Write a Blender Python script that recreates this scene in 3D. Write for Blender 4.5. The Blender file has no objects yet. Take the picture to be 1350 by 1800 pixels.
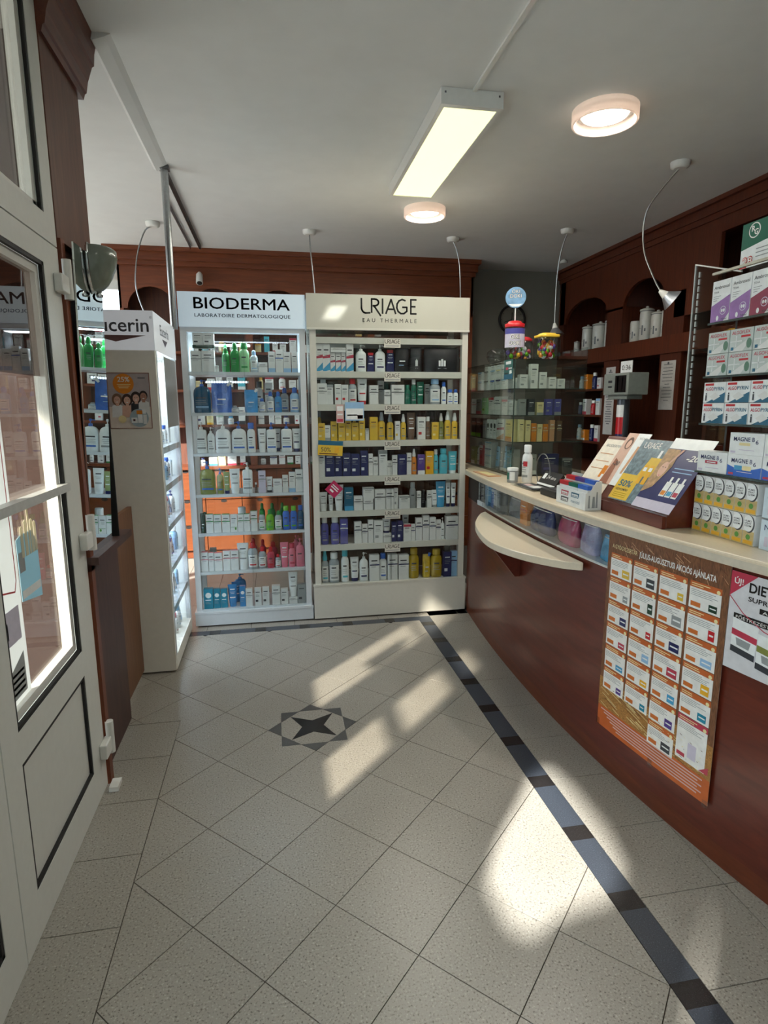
import bpy, math, random
from mathutils import Vector, Matrix

# ------------------------------------------------------------------ camera, world, sun, exposure
scene = bpy.context.scene
COL = scene.collection
W, H, FPX = 1350.0, 1800.0, 1040.46
cam_data = bpy.data.cameras.new('camera')
cam_data.sensor_fit = 'VERTICAL'
cam_data.sensor_height = 24.0
cam_data.lens = FPX / H * 24.0
cam_data.clip_start = 0.02
cam = bpy.data.objects.new('camera', cam_data)
COL.objects.link(cam)
yaw, pitch, roll = 0.183145, -0.178528, -0.003273
right0 = Vector((math.cos(yaw), -math.sin(yaw), 0))
fwd = Vector((math.sin(yaw) * math.cos(pitch), math.cos(yaw) * math.cos(pitch), math.sin(pitch)))
up0 = right0.cross(fwd)
cr = right0 * math.cos(roll) + up0 * math.sin(roll)
cu = cr.cross(fwd)
m = Matrix((cr, cu, -fwd)).transposed().to_4x4()
m.translation = Vector((0.498, -2.226, 1.524))
cam.matrix_world = m
scene.camera = cam

world = bpy.data.worlds.new('sky')
scene.world = world
world.use_nodes = True
bg = world.node_tree.nodes['Background']
bg.inputs[0].default_value = (0.80, 0.91, 1.0, 1)
bg.inputs[1].default_value = 4.6

SUN_DIR = Vector((1.32, 1.41, -1.0))          # the way the sunlight travels: in through the shop front on the left
sun_data = bpy.data.lights.new('sun', 'SUN')
sun_data.energy = 19.5
sun_data.angle = math.radians(1.6)
sun_data.color = (1.0, 0.96, 0.90)
sun = bpy.data.objects.new('sun', sun_data)
COL.objects.link(sun)
sun.rotation_euler = SUN_DIR.to_track_quat('-Z', 'Y').to_euler()

vs = scene.view_settings
vs.view_transform = 'Standard'
vs.look = 'None'
vs.gamma = 1.0
vs.use_curve_mapping = False
vs.exposure = 0.30

random.seed(7)

# ------------------------------------------------------------------ materials (all procedural)
def lin(c):
    return tuple((v / 12.92 if v <= 0.04045 else ((v + 0.055) / 1.055) ** 2.4) for v in c)
def rgb(r, g, b):
    return lin((r / 255, g / 255, b / 255)) + (1.0,)
MATS = {}
def mat(name, color=(200, 200, 200), rough=0.5, metal=0.0, noise=0.06, scale=40.0, bump=0.0, coat=0.0, emit=None, estr=0.0, trans=0.0, spec=0.5, stretch=None):
    if name in MATS:
        return MATS[name]
    mt = bpy.data.materials.new(name)
    mt.use_nodes = True
    nt = mt.node_tree
    p = nt.nodes['Principled BSDF']
    base = rgb(*color)
    p.inputs['Roughness'].default_value = rough
    p.inputs['Metallic'].default_value = metal
    p.inputs['Coat Weight'].default_value = coat
    p.inputs['Coat Roughness'].default_value = 0.06
    p.inputs['Specular IOR Level'].default_value = spec
    p.inputs['Transmission Weight'].default_value = trans
    tc = nt.nodes.new('ShaderNodeTexCoord')
    src = tc.outputs['Object']
    if stretch:
        mp = nt.nodes.new('ShaderNodeMapping')
        mp.inputs['Scale'].default_value = stretch
        nt.links.new(src, mp.inputs[0]); src = mp.outputs[0]
    nz = nt.nodes.new('ShaderNodeTexNoise')
    nz.inputs['Scale'].default_value = scale
    nz.inputs['Detail'].default_value = 3.0
    nt.links.new(src, nz.inputs['Vector'])
    rp = nt.nodes.new('ShaderNodeValToRGB')
    lo = tuple(max(0, v * (1 - noise)) for v in base[:3]) + (1,)
    hi = tuple(min(1, v * (1 + noise)) for v in base[:3]) + (1,)
    rp.color_ramp.elements[0].position = 0.3; rp.color_ramp.elements[0].color = lo
    rp.color_ramp.elements[1].position = 0.7; rp.color_ramp.elements[1].color = hi
    nt.links.new(nz.outputs['Fac'], rp.inputs[0])
    nt.links.new(rp.outputs[0], p.inputs['Base Color'])
    if bump:
        b = nt.nodes.new('ShaderNodeBump')
        b.inputs['Strength'].default_value = bump
        b.inputs['Distance'].default_value = 0.01
        nt.links.new(nz.outputs['Fac'], b.inputs['Height'])
        nt.links.new(b.outputs[0], p.inputs['Normal'])
    if emit:
        p.inputs['Emission Color'].default_value = rgb(*emit)
        p.inputs['Emission Strength'].default_value = estr
    MATS[name] = mt
    return mt
def wood(name, c1, c2, rough=0.4, axis=2, coat=0.0, scale=6.0):
    if name in MATS:
        return MATS[name]
    mt = bpy.data.materials.new(name)
    mt.use_nodes = True
    nt = mt.node_tree
    p = nt.nodes['Principled BSDF']
    p.inputs['Roughness'].default_value = rough
    p.inputs['Coat Weight'].default_value = coat
    p.inputs['Coat Roughness'].default_value = 0.12
    tc = nt.nodes.new('ShaderNodeTexCoord')
    mp = nt.nodes.new('ShaderNodeMapping')
    s = [9.0, 9.0, 9.0]; s[axis] = 0.7
    mp.inputs['Scale'].default_value = s
    nt.links.new(tc.outputs['Object'], mp.inputs[0])
    nz = nt.nodes.new('ShaderNodeTexNoise')
    nz.inputs['Scale'].default_value = scale
    nz.inputs['Detail'].default_value = 6.0
    nz.inputs['Distortion'].default_value = 0.7
    nt.links.new(mp.outputs[0], nz.inputs['Vector'])
    rp = nt.nodes.new('ShaderNodeValToRGB')
    rp.color_ramp.elements[0].position = 0.3; rp.color_ramp.elements[0].color = rgb(*c1)
    rp.color_ramp.elements[1].position = 0.72; rp.color_ramp.elements[1].color = rgb(*c2)
    nt.links.new(nz.outputs['Fac'], rp.inputs[0])
    nt.links.new(rp.outputs[0], p.inputs['Base Color'])
    MATS[name] = mt
    return mt
def granite(name, c_base, c_dark, c_light, rough=0.3, scale=260.0):
    if name in MATS:
        return MATS[name]
    mt = bpy.data.materials.new(name)
    mt.use_nodes = True
    nt = mt.node_tree
    p = nt.nodes['Principled BSDF']
    p.inputs['Roughness'].default_value = rough
    tc = nt.nodes.new('ShaderNodeTexCoord')
    geo = nt.nodes.new('ShaderNodeNewGeometry')
    n1 = nt.nodes.new('ShaderNodeTexNoise'); n1.inputs['Scale'].default_value = scale; n1.inputs['Detail'].default_value = 2.0
    nt.links.new(geo.outputs['Position'], n1.inputs['Vector'])
    r1 = nt.nodes.new('ShaderNodeValToRGB')
    e = r1.color_ramp.elements
    e[0].position = 0.30; e[0].color = rgb(*c_dark)
    e[1].position = 0.43; e[1].color = rgb(*c_base)
    k = e.new(0.60); k.color = rgb(*c_base)
    k = e.new(0.72); k.color = rgb(*c_light)
    nt.links.new(n1.outputs['Fac'], r1.inputs[0])
    n2 = nt.nodes.new('ShaderNodeTexNoise'); n2.inputs['Scale'].default_value = 2.2
    nt.links.new(geo.outputs['Position'], n2.inputs['Vector'])
    r2 = nt.nodes.new('ShaderNodeValToRGB')
    r2.color_ramp.elements[0].position = 0.3; r2.color_ramp.elements[0].color = (0.88, 0.87, 0.86, 1)
    r2.color_ramp.elements[1].position = 0.7; r2.color_ramp.elements[1].color = (1, 1, 1, 1)
    nt.links.new(n2.outputs['Fac'], r2.inputs[0])
    mx = nt.nodes.new('ShaderNodeMix'); mx.data_type = 'RGBA'; mx.blend_type = 'MULTIPLY'
    mx.inputs[0].default_value = 1.0
    nt.links.new(r1.outputs[0], mx.inputs[6]); nt.links.new(r2.outputs[0], mx.inputs[7])
    nt.links.new(mx.outputs[2], p.inputs['Base Color'])
    MATS[name] = mt
    return mt
def thin_glass(name, tint=(235, 245, 242), refl=1.0, rough=0.0, ior=1.5):
    if name in MATS:
        return MATS[name]
    mt = bpy.data.materials.new(name)
    mt.use_nodes = True
    nt = mt.node_tree
    nt.nodes.clear()
    out = nt.nodes.new('ShaderNodeOutputMaterial')
    tr = nt.nodes.new('ShaderNodeBsdfTransparent'); tr.inputs[0].default_value = rgb(*tint)
    gl = nt.nodes.new('ShaderNodeBsdfGlossy'); gl.inputs['Roughness'].default_value = rough
    lw = nt.nodes.new('ShaderNodeLayerWeight'); lw.inputs['Blend'].default_value = 0.5
    pw = nt.nodes.new('ShaderNodeMath'); pw.operation = 'POWER'; pw.inputs[1].default_value = 5.0
    mu = nt.nodes.new('ShaderNodeMath'); mu.operation = 'MULTIPLY_ADD'; mu.inputs[1].default_value = 0.96 * min(refl, 1.0); mu.inputs[2].default_value = 0.035 * refl; mu.use_clamp = True
    mx = nt.nodes.new('ShaderNodeMixShader')
    nt.links.new(lw.outputs['Facing'], pw.inputs[0]); nt.links.new(pw.outputs[0], mu.inputs[0]); nt.links.new(mu.outputs[0], mx.inputs[0])
    nt.links.new(tr.outputs[0], mx.inputs[1]); nt.links.new(gl.outputs[0], mx.inputs[2])
    nt.links.new(mx.outputs[0], out.inputs[0])
    MATS[name] = mt
    return mt
def paper_translucent(name, color, k=0.5):
    if name in MATS:
        return MATS[name]
    mt = bpy.data.materials.new(name)
    mt.use_nodes = True
    nt = mt.node_tree
    p = nt.nodes['Principled BSDF']
    p.inputs['Base Color'].default_value = rgb(*color); p.inputs['Roughness'].default_value = 0.7
    t = nt.nodes.new('ShaderNodeBsdfTranslucent'); t.inputs[0].default_value = rgb(*color)
    nz = nt.nodes.new('ShaderNodeTexNoise'); nz.inputs['Scale'].default_value = 30
    mr = nt.nodes.new('ShaderNodeMapRange'); mr.inputs[3].default_value = k * 0.92; mr.inputs[4].default_value = k * 1.08
    nt.links.new(nz.outputs['Fac'], mr.inputs[0])
    mx = nt.nodes.new('ShaderNodeMixShader')
    nt.links.new(mr.outputs[0], mx.inputs[0])
    nt.links.new(p.outputs[0], mx.inputs[1]); nt.links.new(t.outputs[0], mx.inputs[2])
    nt.links.new(mx.outputs[0], nt.nodes['Material Output'].inputs[0])
    MATS[name] = mt
    return mt

COLOURS = dict(
    paper=(226, 228, 226), white=(236, 240, 240), grey=(150, 155, 156), charcoal=(58, 62, 68), black=(18, 19, 22),
    blush=(214, 180, 176), forest=(32, 62, 46), green=(28, 138, 62), mint=(150, 208, 150), lime=(120, 200, 40),
    sage=(150, 165, 110), olive=(150, 156, 84), leaf=(90, 150, 60), emerald=(0, 100, 78), sky=(150, 190, 226),
    blue=(52, 104, 196), azure=(58, 148, 214), deepteal=(26, 92, 132), teal=(28, 136, 166), turq=(80, 186, 206),
    cyan=(70, 160, 206), petrol=(30, 100, 130), navy=(30, 36, 92), violet=(82, 82, 158), purple=(86, 60, 140),
    lilac=(206, 200, 218), pink=(220, 120, 140), rose=(190, 60, 82), red=(196, 36, 44), orange=(226, 138, 40),
    amber=(232, 176, 40), yellow=(226, 188, 62), cream=(240, 226, 170), brown=(106, 78, 56), oil=(196, 168, 40),
    bark=(96, 44, 24), magenta=(186, 40, 90), tan=(210, 160, 120))
def C(name):
    if name == 'clear':
        return mat('clear_plastic', (214, 226, 232), 0.12, noise=0.03, trans=0.5)
    if name in ('oil', 'olive', 'azure', 'deepteal', 'lime'):
        return mat('plastic_' + name, COLOURS[name], 0.12, noise=0.04, trans=0.25, coat=0.3)
    if name in ('paper',):
        return mat('print_' + name, COLOURS[name], 0.42, noise=0.03)
    return mat('print_' + name, COLOURS[name], 0.32, noise=0.05)

WHITE_LACQUER = mat('white_lacquer', (226, 227, 222), 0.3, noise=0.02, coat=0.2)
CREAM_LAM = mat('cream_laminate', (238, 235, 224), 0.35, noise=0.02)
PVC = mat('white_pvc', (216, 218, 213), 0.38, noise=0.02)
GASKET = mat('black_rubber', (22, 22, 24), 0.6)
ALU = mat('brushed_aluminium', (176, 180, 182), 0.28, metal=1.0, noise=0.08, scale=90)
CHROME = mat('chrome', (214, 216, 218), 0.08, metal=1.0, noise=0.03)
STEEL = mat('dull_steel', (120, 122, 124), 0.4, metal=0.8)
DARK_TXT = mat('ink_dark', (14, 26, 40), 0.4)
GREY_TXT = mat('ink_grey', (86, 88, 94), 0.5)
BLACK_TXT = mat('ink_black', (16, 14, 14), 0.4)
WHITE_INK = mat('ink_white', (238, 238, 234), 0.45)
GLASS = thin_glass('clear_glass', (249, 251, 251), 0.55)
ACRYL = thin_glass('clear_acrylic', (248, 250, 249), 1.15)
MIRROR = mat('mirror_silver', (226, 234, 234), 0.0, metal=1.0, noise=0.0)
CHERRY = wood('cherry_wood', (98, 46, 22), (128, 66, 34), 0.42, axis=2)
CHERRY_H = wood('cherry_wood_horizontal', (98, 46, 22), (126, 64, 32), 0.42, axis=0)
CHERRY_Y = wood('cherry_wood_lengthwise', (82, 36, 18), (106, 50, 26), 0.42, axis=1)
CHERRY_SHADED = wood('shaded_cherry_wood', (66, 28, 14), (90, 42, 22), 0.45, axis=2)  # same cherry, darkened in colour for the dimly lit right-hand shelving
CHERRY_SHADED_Y = wood('shaded_cherry_lengthwise', (74, 31, 14), (98, 45, 21), 0.45, axis=2)
PILW = wood('brown_pilaster_wood', (92, 54, 36), (112, 70, 48), 0.5, axis=2)
MAHOGANY = wood('mahogany_veneer', (84, 30, 18), (106, 42, 26), 0.34, axis=1, coat=0.25, scale=4)
DARKWOOD = wood('dark_walnut', (62, 38, 34), (84, 54, 46), 0.5, axis=2)
OAKBROWN = wood('brown_board', (108, 72, 48), (126, 86, 58), 0.5, axis=2)

# ------------------------------------------------------------------ mesh building
ORIGIN = {}
class MB:
    def __init__(self):
        self.v = []; self.f = []; self.fm = []; self.fs = []; self.mats = []
    def mi(self, m):
        if m not in self.mats:
            self.mats.append(m)
        return self.mats.index(m)
    def add(self, verts, faces, m, smooth=False):
        o = len(self.v); k = self.mi(m)
        self.v += [tuple(q) for q in verts]
        for f in faces:
            self.f.append(tuple(i + o for i in f)); self.fm.append(k); self.fs.append(smooth)
        return self
    def box(self, x0, x1, y0, y1, z0, z1, m):
        return self.add([(x0, y0, z0), (x1, y0, z0), (x1, y1, z0), (x0, y1, z0), (x0, y0, z1), (x1, y0, z1), (x1, y1, z1), (x0, y1, z1)],
                        [(0, 3, 2, 1), (4, 5, 6, 7), (0, 1, 5, 4), (1, 2, 6, 5), (2, 3, 7, 6), (3, 0, 4, 7)], m)
    def prism(self, poly, z0, z1, m):                   # polygon in XY (counter-clockwise), extruded in Z
        n = len(poly)
        vs_ = [(x, y, z0) for x, y in poly] + [(x, y, z1) for x, y in poly]
        fs_ = [tuple(range(n - 1, -1, -1)), tuple(range(n, 2 * n))]
        fs_ += [(i, (i + 1) % n, n + (i + 1) % n, n + i) for i in range(n)]
        return self.add(vs_, fs_, m)
    def slab(self, poly, o, ax, ay, an, t, m):          # polygon in a plane (o, ax, ay), thickness t along an
        o, ax, ay, an = Vector(o), Vector(ax), Vector(ay), Vector(an)
        n = len(poly)
        vs_ = [o + ax * u + ay * w for u, w in poly] + [o + ax * u + ay * w + an * t for u, w in poly]
        fs_ = [tuple(range(n - 1, -1, -1)), tuple(range(n, 2 * n))]
        fs_ += [(i, (i + 1) % n, n + (i + 1) % n, n + i) for i in range(n)]
        return self.add(vs_, fs_, m)
    def loft(self, rows, m, seg=16, o=(0, 0, 0), cap=True):   # rows of (z, a, b, exponent[, dx, dy])
        vs_ = []; fs_ = []
        for r in rows:
            z, a, b, e = r[:4]
            dx, dy = (r[4], r[5]) if len(r) > 4 else (0, 0)
            for i in range(seg):
                t = 2 * math.pi * i / seg
                c, s = math.cos(t), math.sin(t)
                vs_.append((o[0] + dx + a * math.copysign(abs(c) ** (2 / e), c), o[1] + dy + b * math.copysign(abs(s) ** (2 / e), s), o[2] + z))
        for k in range(len(rows) - 1):
            for i in range(seg):
                j = (i + 1) % seg
                fs_.append((k * seg + i, k * seg + j, (k + 1) * seg + j, (k + 1) * seg + i))
        self.add(vs_, fs_, m, True)
        if cap:
            self.add(vs_[:seg], [tuple(range(seg - 1, -1, -1))], m)
            self.add(vs_[-seg:], [tuple(range(seg))], m)
        return self
    def arc(self, rows, m, a0, a1, seg=10):             # open part of a loft, for labels wrapped round a body
        vs_ = []; fs_ = []
        for (z, a, b, e) in rows:
            for i in range(seg + 1):
                t = a0 + (a1 - a0) * i / seg
                c, s = math.cos(t), math.sin(t)
                vs_.append((a * math.copysign(abs(c) ** (2 / e), c), b * math.copysign(abs(s) ** (2 / e), s), z))
        for k in range(len(rows) - 1):
            for i in range(seg):
                fs_.append((k * (seg + 1) + i, k * (seg + 1) + i + 1, (k + 1) * (seg + 1) + i + 1, (k + 1) * (seg + 1) + i))
        return self.add(vs_, fs_, m, True)
    def tube(self, pts, r, m, seg=8):
        pts = [Vector(p) for p in pts]
        vs_ = []; fs_ = []
        n = len(pts)
        ref = Vector((0.3, 0.5, 0.81)).normalized()
        for k, p in enumerate(pts):
            d = (pts[min(k + 1, n - 1)] - pts[max(k - 1, 0)]).normalized()
            a = d.cross(ref)
            if a.length < 1e-3:
                a = d.cross(Vector((1, 0, 0)))
            a.normalize(); b = d.cross(a)
            rr = r[k] if isinstance(r, (list, tuple)) else r
            for i in range(seg):
                t = 2 * math.pi * i / seg
                vs_.append(p + a * (math.cos(t) * rr) + b * (math.sin(t) * rr))
        for k in range(n - 1):
            for i in range(seg):
                j = (i + 1) % seg
                fs_.append((k * seg + i, k * seg + j, (k + 1) * seg + j, (k + 1) * seg + i))
        self.add(vs_, fs_, m, True)
        self.add(vs_[:seg], [tuple(range(seg))], m)
        self.add(vs_[-seg:], [tuple(range(seg - 1, -1, -1))], m)
        return self
    def mesh(self, name, off=(0, 0, 0)):
        me = bpy.data.meshes.new(name)
        me.from_pydata([(x - off[0], y - off[1], z - off[2]) for x, y, z in self.v], [], self.f)
        for mm in self.mats:
            me.materials.append(mm)
        me.polygons.foreach_set('material_index', self.fm)
        me.polygons.foreach_set('use_smooth', self.fs)
        me.update()
        return me
    def build(self, name, parent=None, loc=None, bevel=0.0):
        """Link as one object. Vertices are given in world space unless the parent is a local-frame thing."""
        if parent is not None:
            off = ORIGIN.get(parent.name, (0, 0, 0))
            o = bpy.data.objects.new(name, self.mesh(name, off))
            o.parent = parent
            ORIGIN[o.name] = off
        else:
            off = loc if loc is not None else (0, 0, 0)
            o = bpy.data.objects.new(name, self.mesh(name, off))
            o.location = off
            ORIGIN[o.name] = tuple(off)
        COL.objects.link(o)
        if bevel:
            bv = o.modifiers.new('edge', 'BEVEL'); bv.width = bevel; bv.segments = 2; bv.limit_method = 'ANGLE'
        return o
def tag(o, label=None, cat=None, group=None, kind=None):
    if label: o['label'] = label
    if cat: o['category'] = cat
    if group: o['group'] = group
    if kind: o['kind'] = kind
    return o
def empty(name, loc=(0, 0, 0), label=None, cat=None, group=None, kind=None):
    o = bpy.data.objects.new(name, None)
    o.empty_display_size = 0.05
    o.location = loc
    COL.objects.link(o)
    ORIGIN[o.name] = tuple(loc)
    return tag(o, label, cat, group, kind)
def box(name, x0, x1, y0, y1, z0, z1, m, parent=None, bevel=0.0):
    loc = None if parent is not None else ((x0 + x1) / 2, (y0 + y1) / 2, z0)
    return MB().box(x0, x1, y0, y1, z0, z1, m).build(name, parent, loc, bevel)
def struct(o):
    o['kind'] = 'structure'
    return o

TEXT_CACHE = {}
def text_polys(s, bold=0.0, shear=0.0, space=1.0):
    """Outline mesh of a word in the built-in font, unit size, as (verts, faces, width)."""
    key = (s, bold, shear, space)
    if key in TEXT_CACHE:
        return TEXT_CACHE[key]
    cu_ = bpy.data.curves.new('word', 'FONT')
    cu_.body = s; cu_.size = 1.0; cu_.offset = bold; cu_.shear = shear; cu_.space_character = space
    cu_.resolution_u = 3; cu_.fill_mode = 'FRONT'
    ob = bpy.data.objects.new('word', cu_)
    COL.objects.link(ob)
    dg = bpy.context.evaluated_depsgraph_get()
    me = bpy.data.meshes.new_from_object(ob.evaluated_get(dg))
    vs_ = [tuple(v.co) for v in me.vertices]
    fs_ = [tuple(p.vertices) for p in me.polygons]
    xs = [v[0] for v in vs_] or [0, 0]
    x0, x1 = min(xs), max(xs)
    bpy.data.objects.remove(ob); bpy.data.meshes.remove(me); bpy.data.curves.remove(cu_)
    TEXT_CACHE[key] = ([(v[0] - x0, v[1]) for v in vs_], fs_, x1 - x0)
    return TEXT_CACHE[key]
def add_text(mb, s, fn, x, y, height, m, width=None, align='L', bold=0.0, shear=0.0, space=1.0):
    """Add a word to a mesh builder. fn(u, v) maps the flat layout to space. height = capital height."""
    vs_, fs_, w = text_polys(s, bold, shear, space)
    if not vs_:
        return
    sy = height / 0.72
    sx = sy if width is None else width / max(w, 1e-6)
    if align == 'C': x = x - w * sx / 2
    if align == 'R': x = x - w * sx
    mb.add([fn(x + a * sx, y + b * sy) for a, b in vs_], fs_, m)
def plane_fn(o, ax, ay, an=(0, 0, 0), lift=0.0):
    o, ax, ay, an = Vector(o), Vector(ax), Vector(ay), Vector(an)
    return lambda u, v: o + ax * u + ay * v + an * lift
def rect(mb, fn, u0, v0, u1, v1, m, nu=1):
    vs_ = []; fs_ = []
    for i in range(nu + 1):
        u = u0 + (u1 - u0) * i / nu
        vs_ += [fn(u, v0), fn(u, v1)]
    for i in range(nu):
        fs_.append((2 * i, 2 * i + 2, 2 * i + 3, 2 * i + 1))
    mb.add(vs_, fs_, m)
def poly(mb, fn, pts, m):
    mb.add([fn(u, v) for u, v in pts], [tuple(range(len(pts)))], m)
def disc(mb, fn, u, v, r, m, seg=20, rv=None):
    rv = r if rv is None else rv
    poly(mb, fn, [(u + r * math.cos(2 * math.pi * i / seg), v + rv * math.sin(2 * math.pi * i / seg)) for i in range(seg)], m)
def stroke(mb, fn, pts, w, m):
    """A pen stroke of width w through flat points."""
    for a, b in zip(pts[:-1], pts[1:]):
        dx, dy = b[0] - a[0], b[1] - a[1]
        L = math.hypot(dx, dy) or 1e-6
        nx, ny = -dy / L * w / 2, dx / L * w / 2
        ex, ey = dx / L * w * 0.3, dy / L * w * 0.3
        poly(mb, fn, [(a[0] - nx - ex, a[1] - ny - ey), (b[0] - nx + ex, b[1] - ny + ey), (b[0] + nx + ex, b[1] + ny + ey), (a[0] + nx - ex, a[1] + ny - ey)], m)
ORD = ['first', 'second', 'third', 'fourth', 'fifth', 'sixth', 'seventh', 'eighth', 'ninth', 'tenth', 'eleventh', 'twelfth', 'thirteenth', 'fourteenth', 'fifteenth', 'sixteenth', 'seventeenth', 'eighteenth', 'nineteenth', 'twentieth', 'twenty-first', 'twenty-second', 'twenty-third', 'twenty-fourth', 'twenty-fifth']

# ------------------------------------------------------------------ product builders: base centre at the origin, front towards -Y
def thing(mb, name, bevel=0.0):
    o = bpy.data.objects.new(name, mb.mesh(name))
    ORIGIN[o.name] = (0, 0, 0)
    COL.objects.link(o)
    return o
def part(mb, name, parent):
    return mb.build(name, parent)
def face_print(parent, w, h, d, accent, seed, word=None, dark='charcoal', style=None):
    rnd = random.Random(seed)
    mb = MB()
    fn = plane_fn((-w / 2, -d / 2 - 0.0005, 0), (1, 0, 0), (0, 0, 1))
    st = style if style is not None else rnd.choice([0, 1, 2, 3])
    A = C(accent); K = C(dark); G = C('grey')
    if st == 0:
        rect(mb, fn, 0.0, h * 0.86, w, h, A)
    elif st == 1:
        rect(mb, fn, 0.0, 0.0, w, h * 0.2, A)
    elif st == 2:
        rect(mb, fn, 0.0, h * 0.60, w, h * 0.645, A)
    elif st == 3:
        rect(mb, fn, w * 0.12, h * 0.22, w * 0.5, h * 0.34, A)
    elif st == 4:
        disc(mb, plane_fn((-w / 2, -d / 2 - 0.0007, 0), (1, 0, 0), (0, 0, 1)), w / 2, h * 0.68, w * 0.32, A)
    elif st == 5:
        poly(mb, fn, [(0, h * 0.08), (w, h * 0.34), (w, h * 0.05), (w * 0.4, 0.001), (0, 0.001)], A)
        poly(mb, fn, [(0, h * 0.55), (w, h * 0.62), (w, h * 0.5), (0, h * 0.47)], C('rose'))
    elif st == 6:
        rect(mb, fn, w * 0.42, h * 0.3, w * 0.58, h * 0.8, A); rect(mb, fn, w * 0.2, h * 0.47, w * 0.8, h * 0.63, A)
    elif st == 7:
        disc(mb, fn, w * 0.72, h * 0.2, w * 0.13, A, rv=w * 0.2); rect(mb, fn, w * 0.05, h * 0.28, w * 0.95, h * 0.3, A)
    y = h * (0.76 if st != 4 else 0.42)
    rect(mb, fn, w * 0.16, y, w * 0.78, y + h * 0.045, K if st not in (4,) else A)
    for k in range(3):
        yy = y - h * (0.1 + 0.065 * k)
        if yy > h * 0.22:
            rect(mb, fn, w * 0.16, yy, w * (0.5 + 0.35 * rnd.random()), yy + h * 0.018, G)
    return part(mb, 'front_print', parent)
def carton(w, h, d, body, accent, seed=0, style=None):
    mb = MB()
    c = min(w, d) * 0.03
    pl = [(-w / 2 + c, -d / 2), (w / 2 - c, -d / 2), (w / 2, -d / 2 + c), (w / 2, d / 2 - c), (w / 2 - c, d / 2), (-w / 2 + c, d / 2), (-w / 2, d / 2 - c), (-w / 2, -d / 2 + c)]
    mb.prism(pl, 0, h, C(body))
    o = thing(mb, 'carton')
    dark = 'charcoal' if body in ('paper', 'white', 'lilac', 'sky', 'grey', 'cyan', 'yellow', 'cream', 'turq') else 'white'
    if body == 'yellow': dark = 'bark'
    face_print(o, w, h, d, accent, seed, dark=dark, style=style)
    # the closing flap on top
    fl = MB(); fl.box(-w / 2 + 0.002, w / 2 - 0.002, -d / 2 + 0.002, d / 2 - 0.002, h, h + 0.0008, C(accent if accent in ('green', 'pink', 'sky') else body))
    part(fl, 'flap', o)
    return o
def round_body(w, d, h, body, shape):
    a, b = w / 2, d / 2
    mb = MB(); m_ = C(body)
    if shape == 'boxy':
        rows = [(0, a * .93, b * .93, 4), (0.004, a, b, 4.5), (h * .9, a, b, 4.5), (h * .97, a * .9, b * .85, 4), (h, a * .45, b * .5, 2.5)]
    elif shape == 'wide':
        rows = [(0, a * .93, b * .93, 3), (0.005, a, b, 3.2), (h * .72, a, b, 3.2), (h * .86, a * .92, b * .9, 3), (h * .95, a * .7, b * .7, 2.5), (h, a * .28, b * .4, 2)]
    else:
        rows = [(0, a * .92, b * .92, 2.2), (0.004, a, b, 2.2), (h * .8, a, b, 2.2), (h * .9, a * .88, b * .88, 2.2), (h * .97, a * .6, b * .6, 2), (h, a * .42, b * .42, 2)]
    mb.loft(rows, m_)
    return mb
def body_label(o, w, d, h, z0, z1, colour, accent, e, seed):
    rnd = random.Random(seed)
    a, b = w / 2 + 0.0006, d / 2 + 0.0006
    mb = MB()
    mid = math.pi * 1.5; half = 1.05
    mb.arc([(z0, a, b, e), (z1, a, b, e)], C(colour), mid - half, mid + half)
    a += 0.0004; b += 0.0004
    zz = z0 + (z1 - z0) * 0.78
    mb.arc([(zz, a, b, e), (zz + (z1 - z0) * 0.09, a, b, e)], C('charcoal'), mid - half * .5, mid + half * .3)
    zz = z0 + (z1 - z0) * 0.12
    mb.arc([(zz, a, b, e), (zz + (z1 - z0) * 0.12, a, b, e)], C(accent), mid - half * .6, mid + half * .6)
    for k in range(3):
        zz = z0 + (z1 - z0) * (0.62 - 0.12 * k)
        mb.arc([(zz, a, b, e), (zz + (z1 - z0) * 0.03, a, b, e)], C('grey'), mid - half * .6, mid + half * (.1 + .4 * rnd.random()))
    return part(mb, 'label', o)
def pump_head(o, z, h, r, colour, side=1):
    mb = MB(); m_ = C(colour)
    mb.loft([(0, r * .95, r * .95, 2), (h * .32, r * .95, r * .95, 2), (h * .38, r * .6, r * .6, 2)], m_, 12, (0, 0, z))
    mb.loft([(h * .36, r * .22, r * .22, 2), (h * .72, r * .22, r * .22, 2)], m_, 8, (0, 0, z))
    mb.loft([(h * .68, r * .5, r * .5, 2), (h * .76, r * .62, r * .62, 2), (h * .95, r * .58, r * .58, 2), (h, r * .4, r * .4, 2)], m_, 12, (0, 0, z))
    mb.tube([(0, 0, z + h * .84), (side * r * 1.5, 0, z + h * .86), (side * r * 2.1, 0, z + h * .74)], [r * .25, r * .2, r * .14], m_, 8)
    return part(mb, 'pump_head', o)
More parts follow.
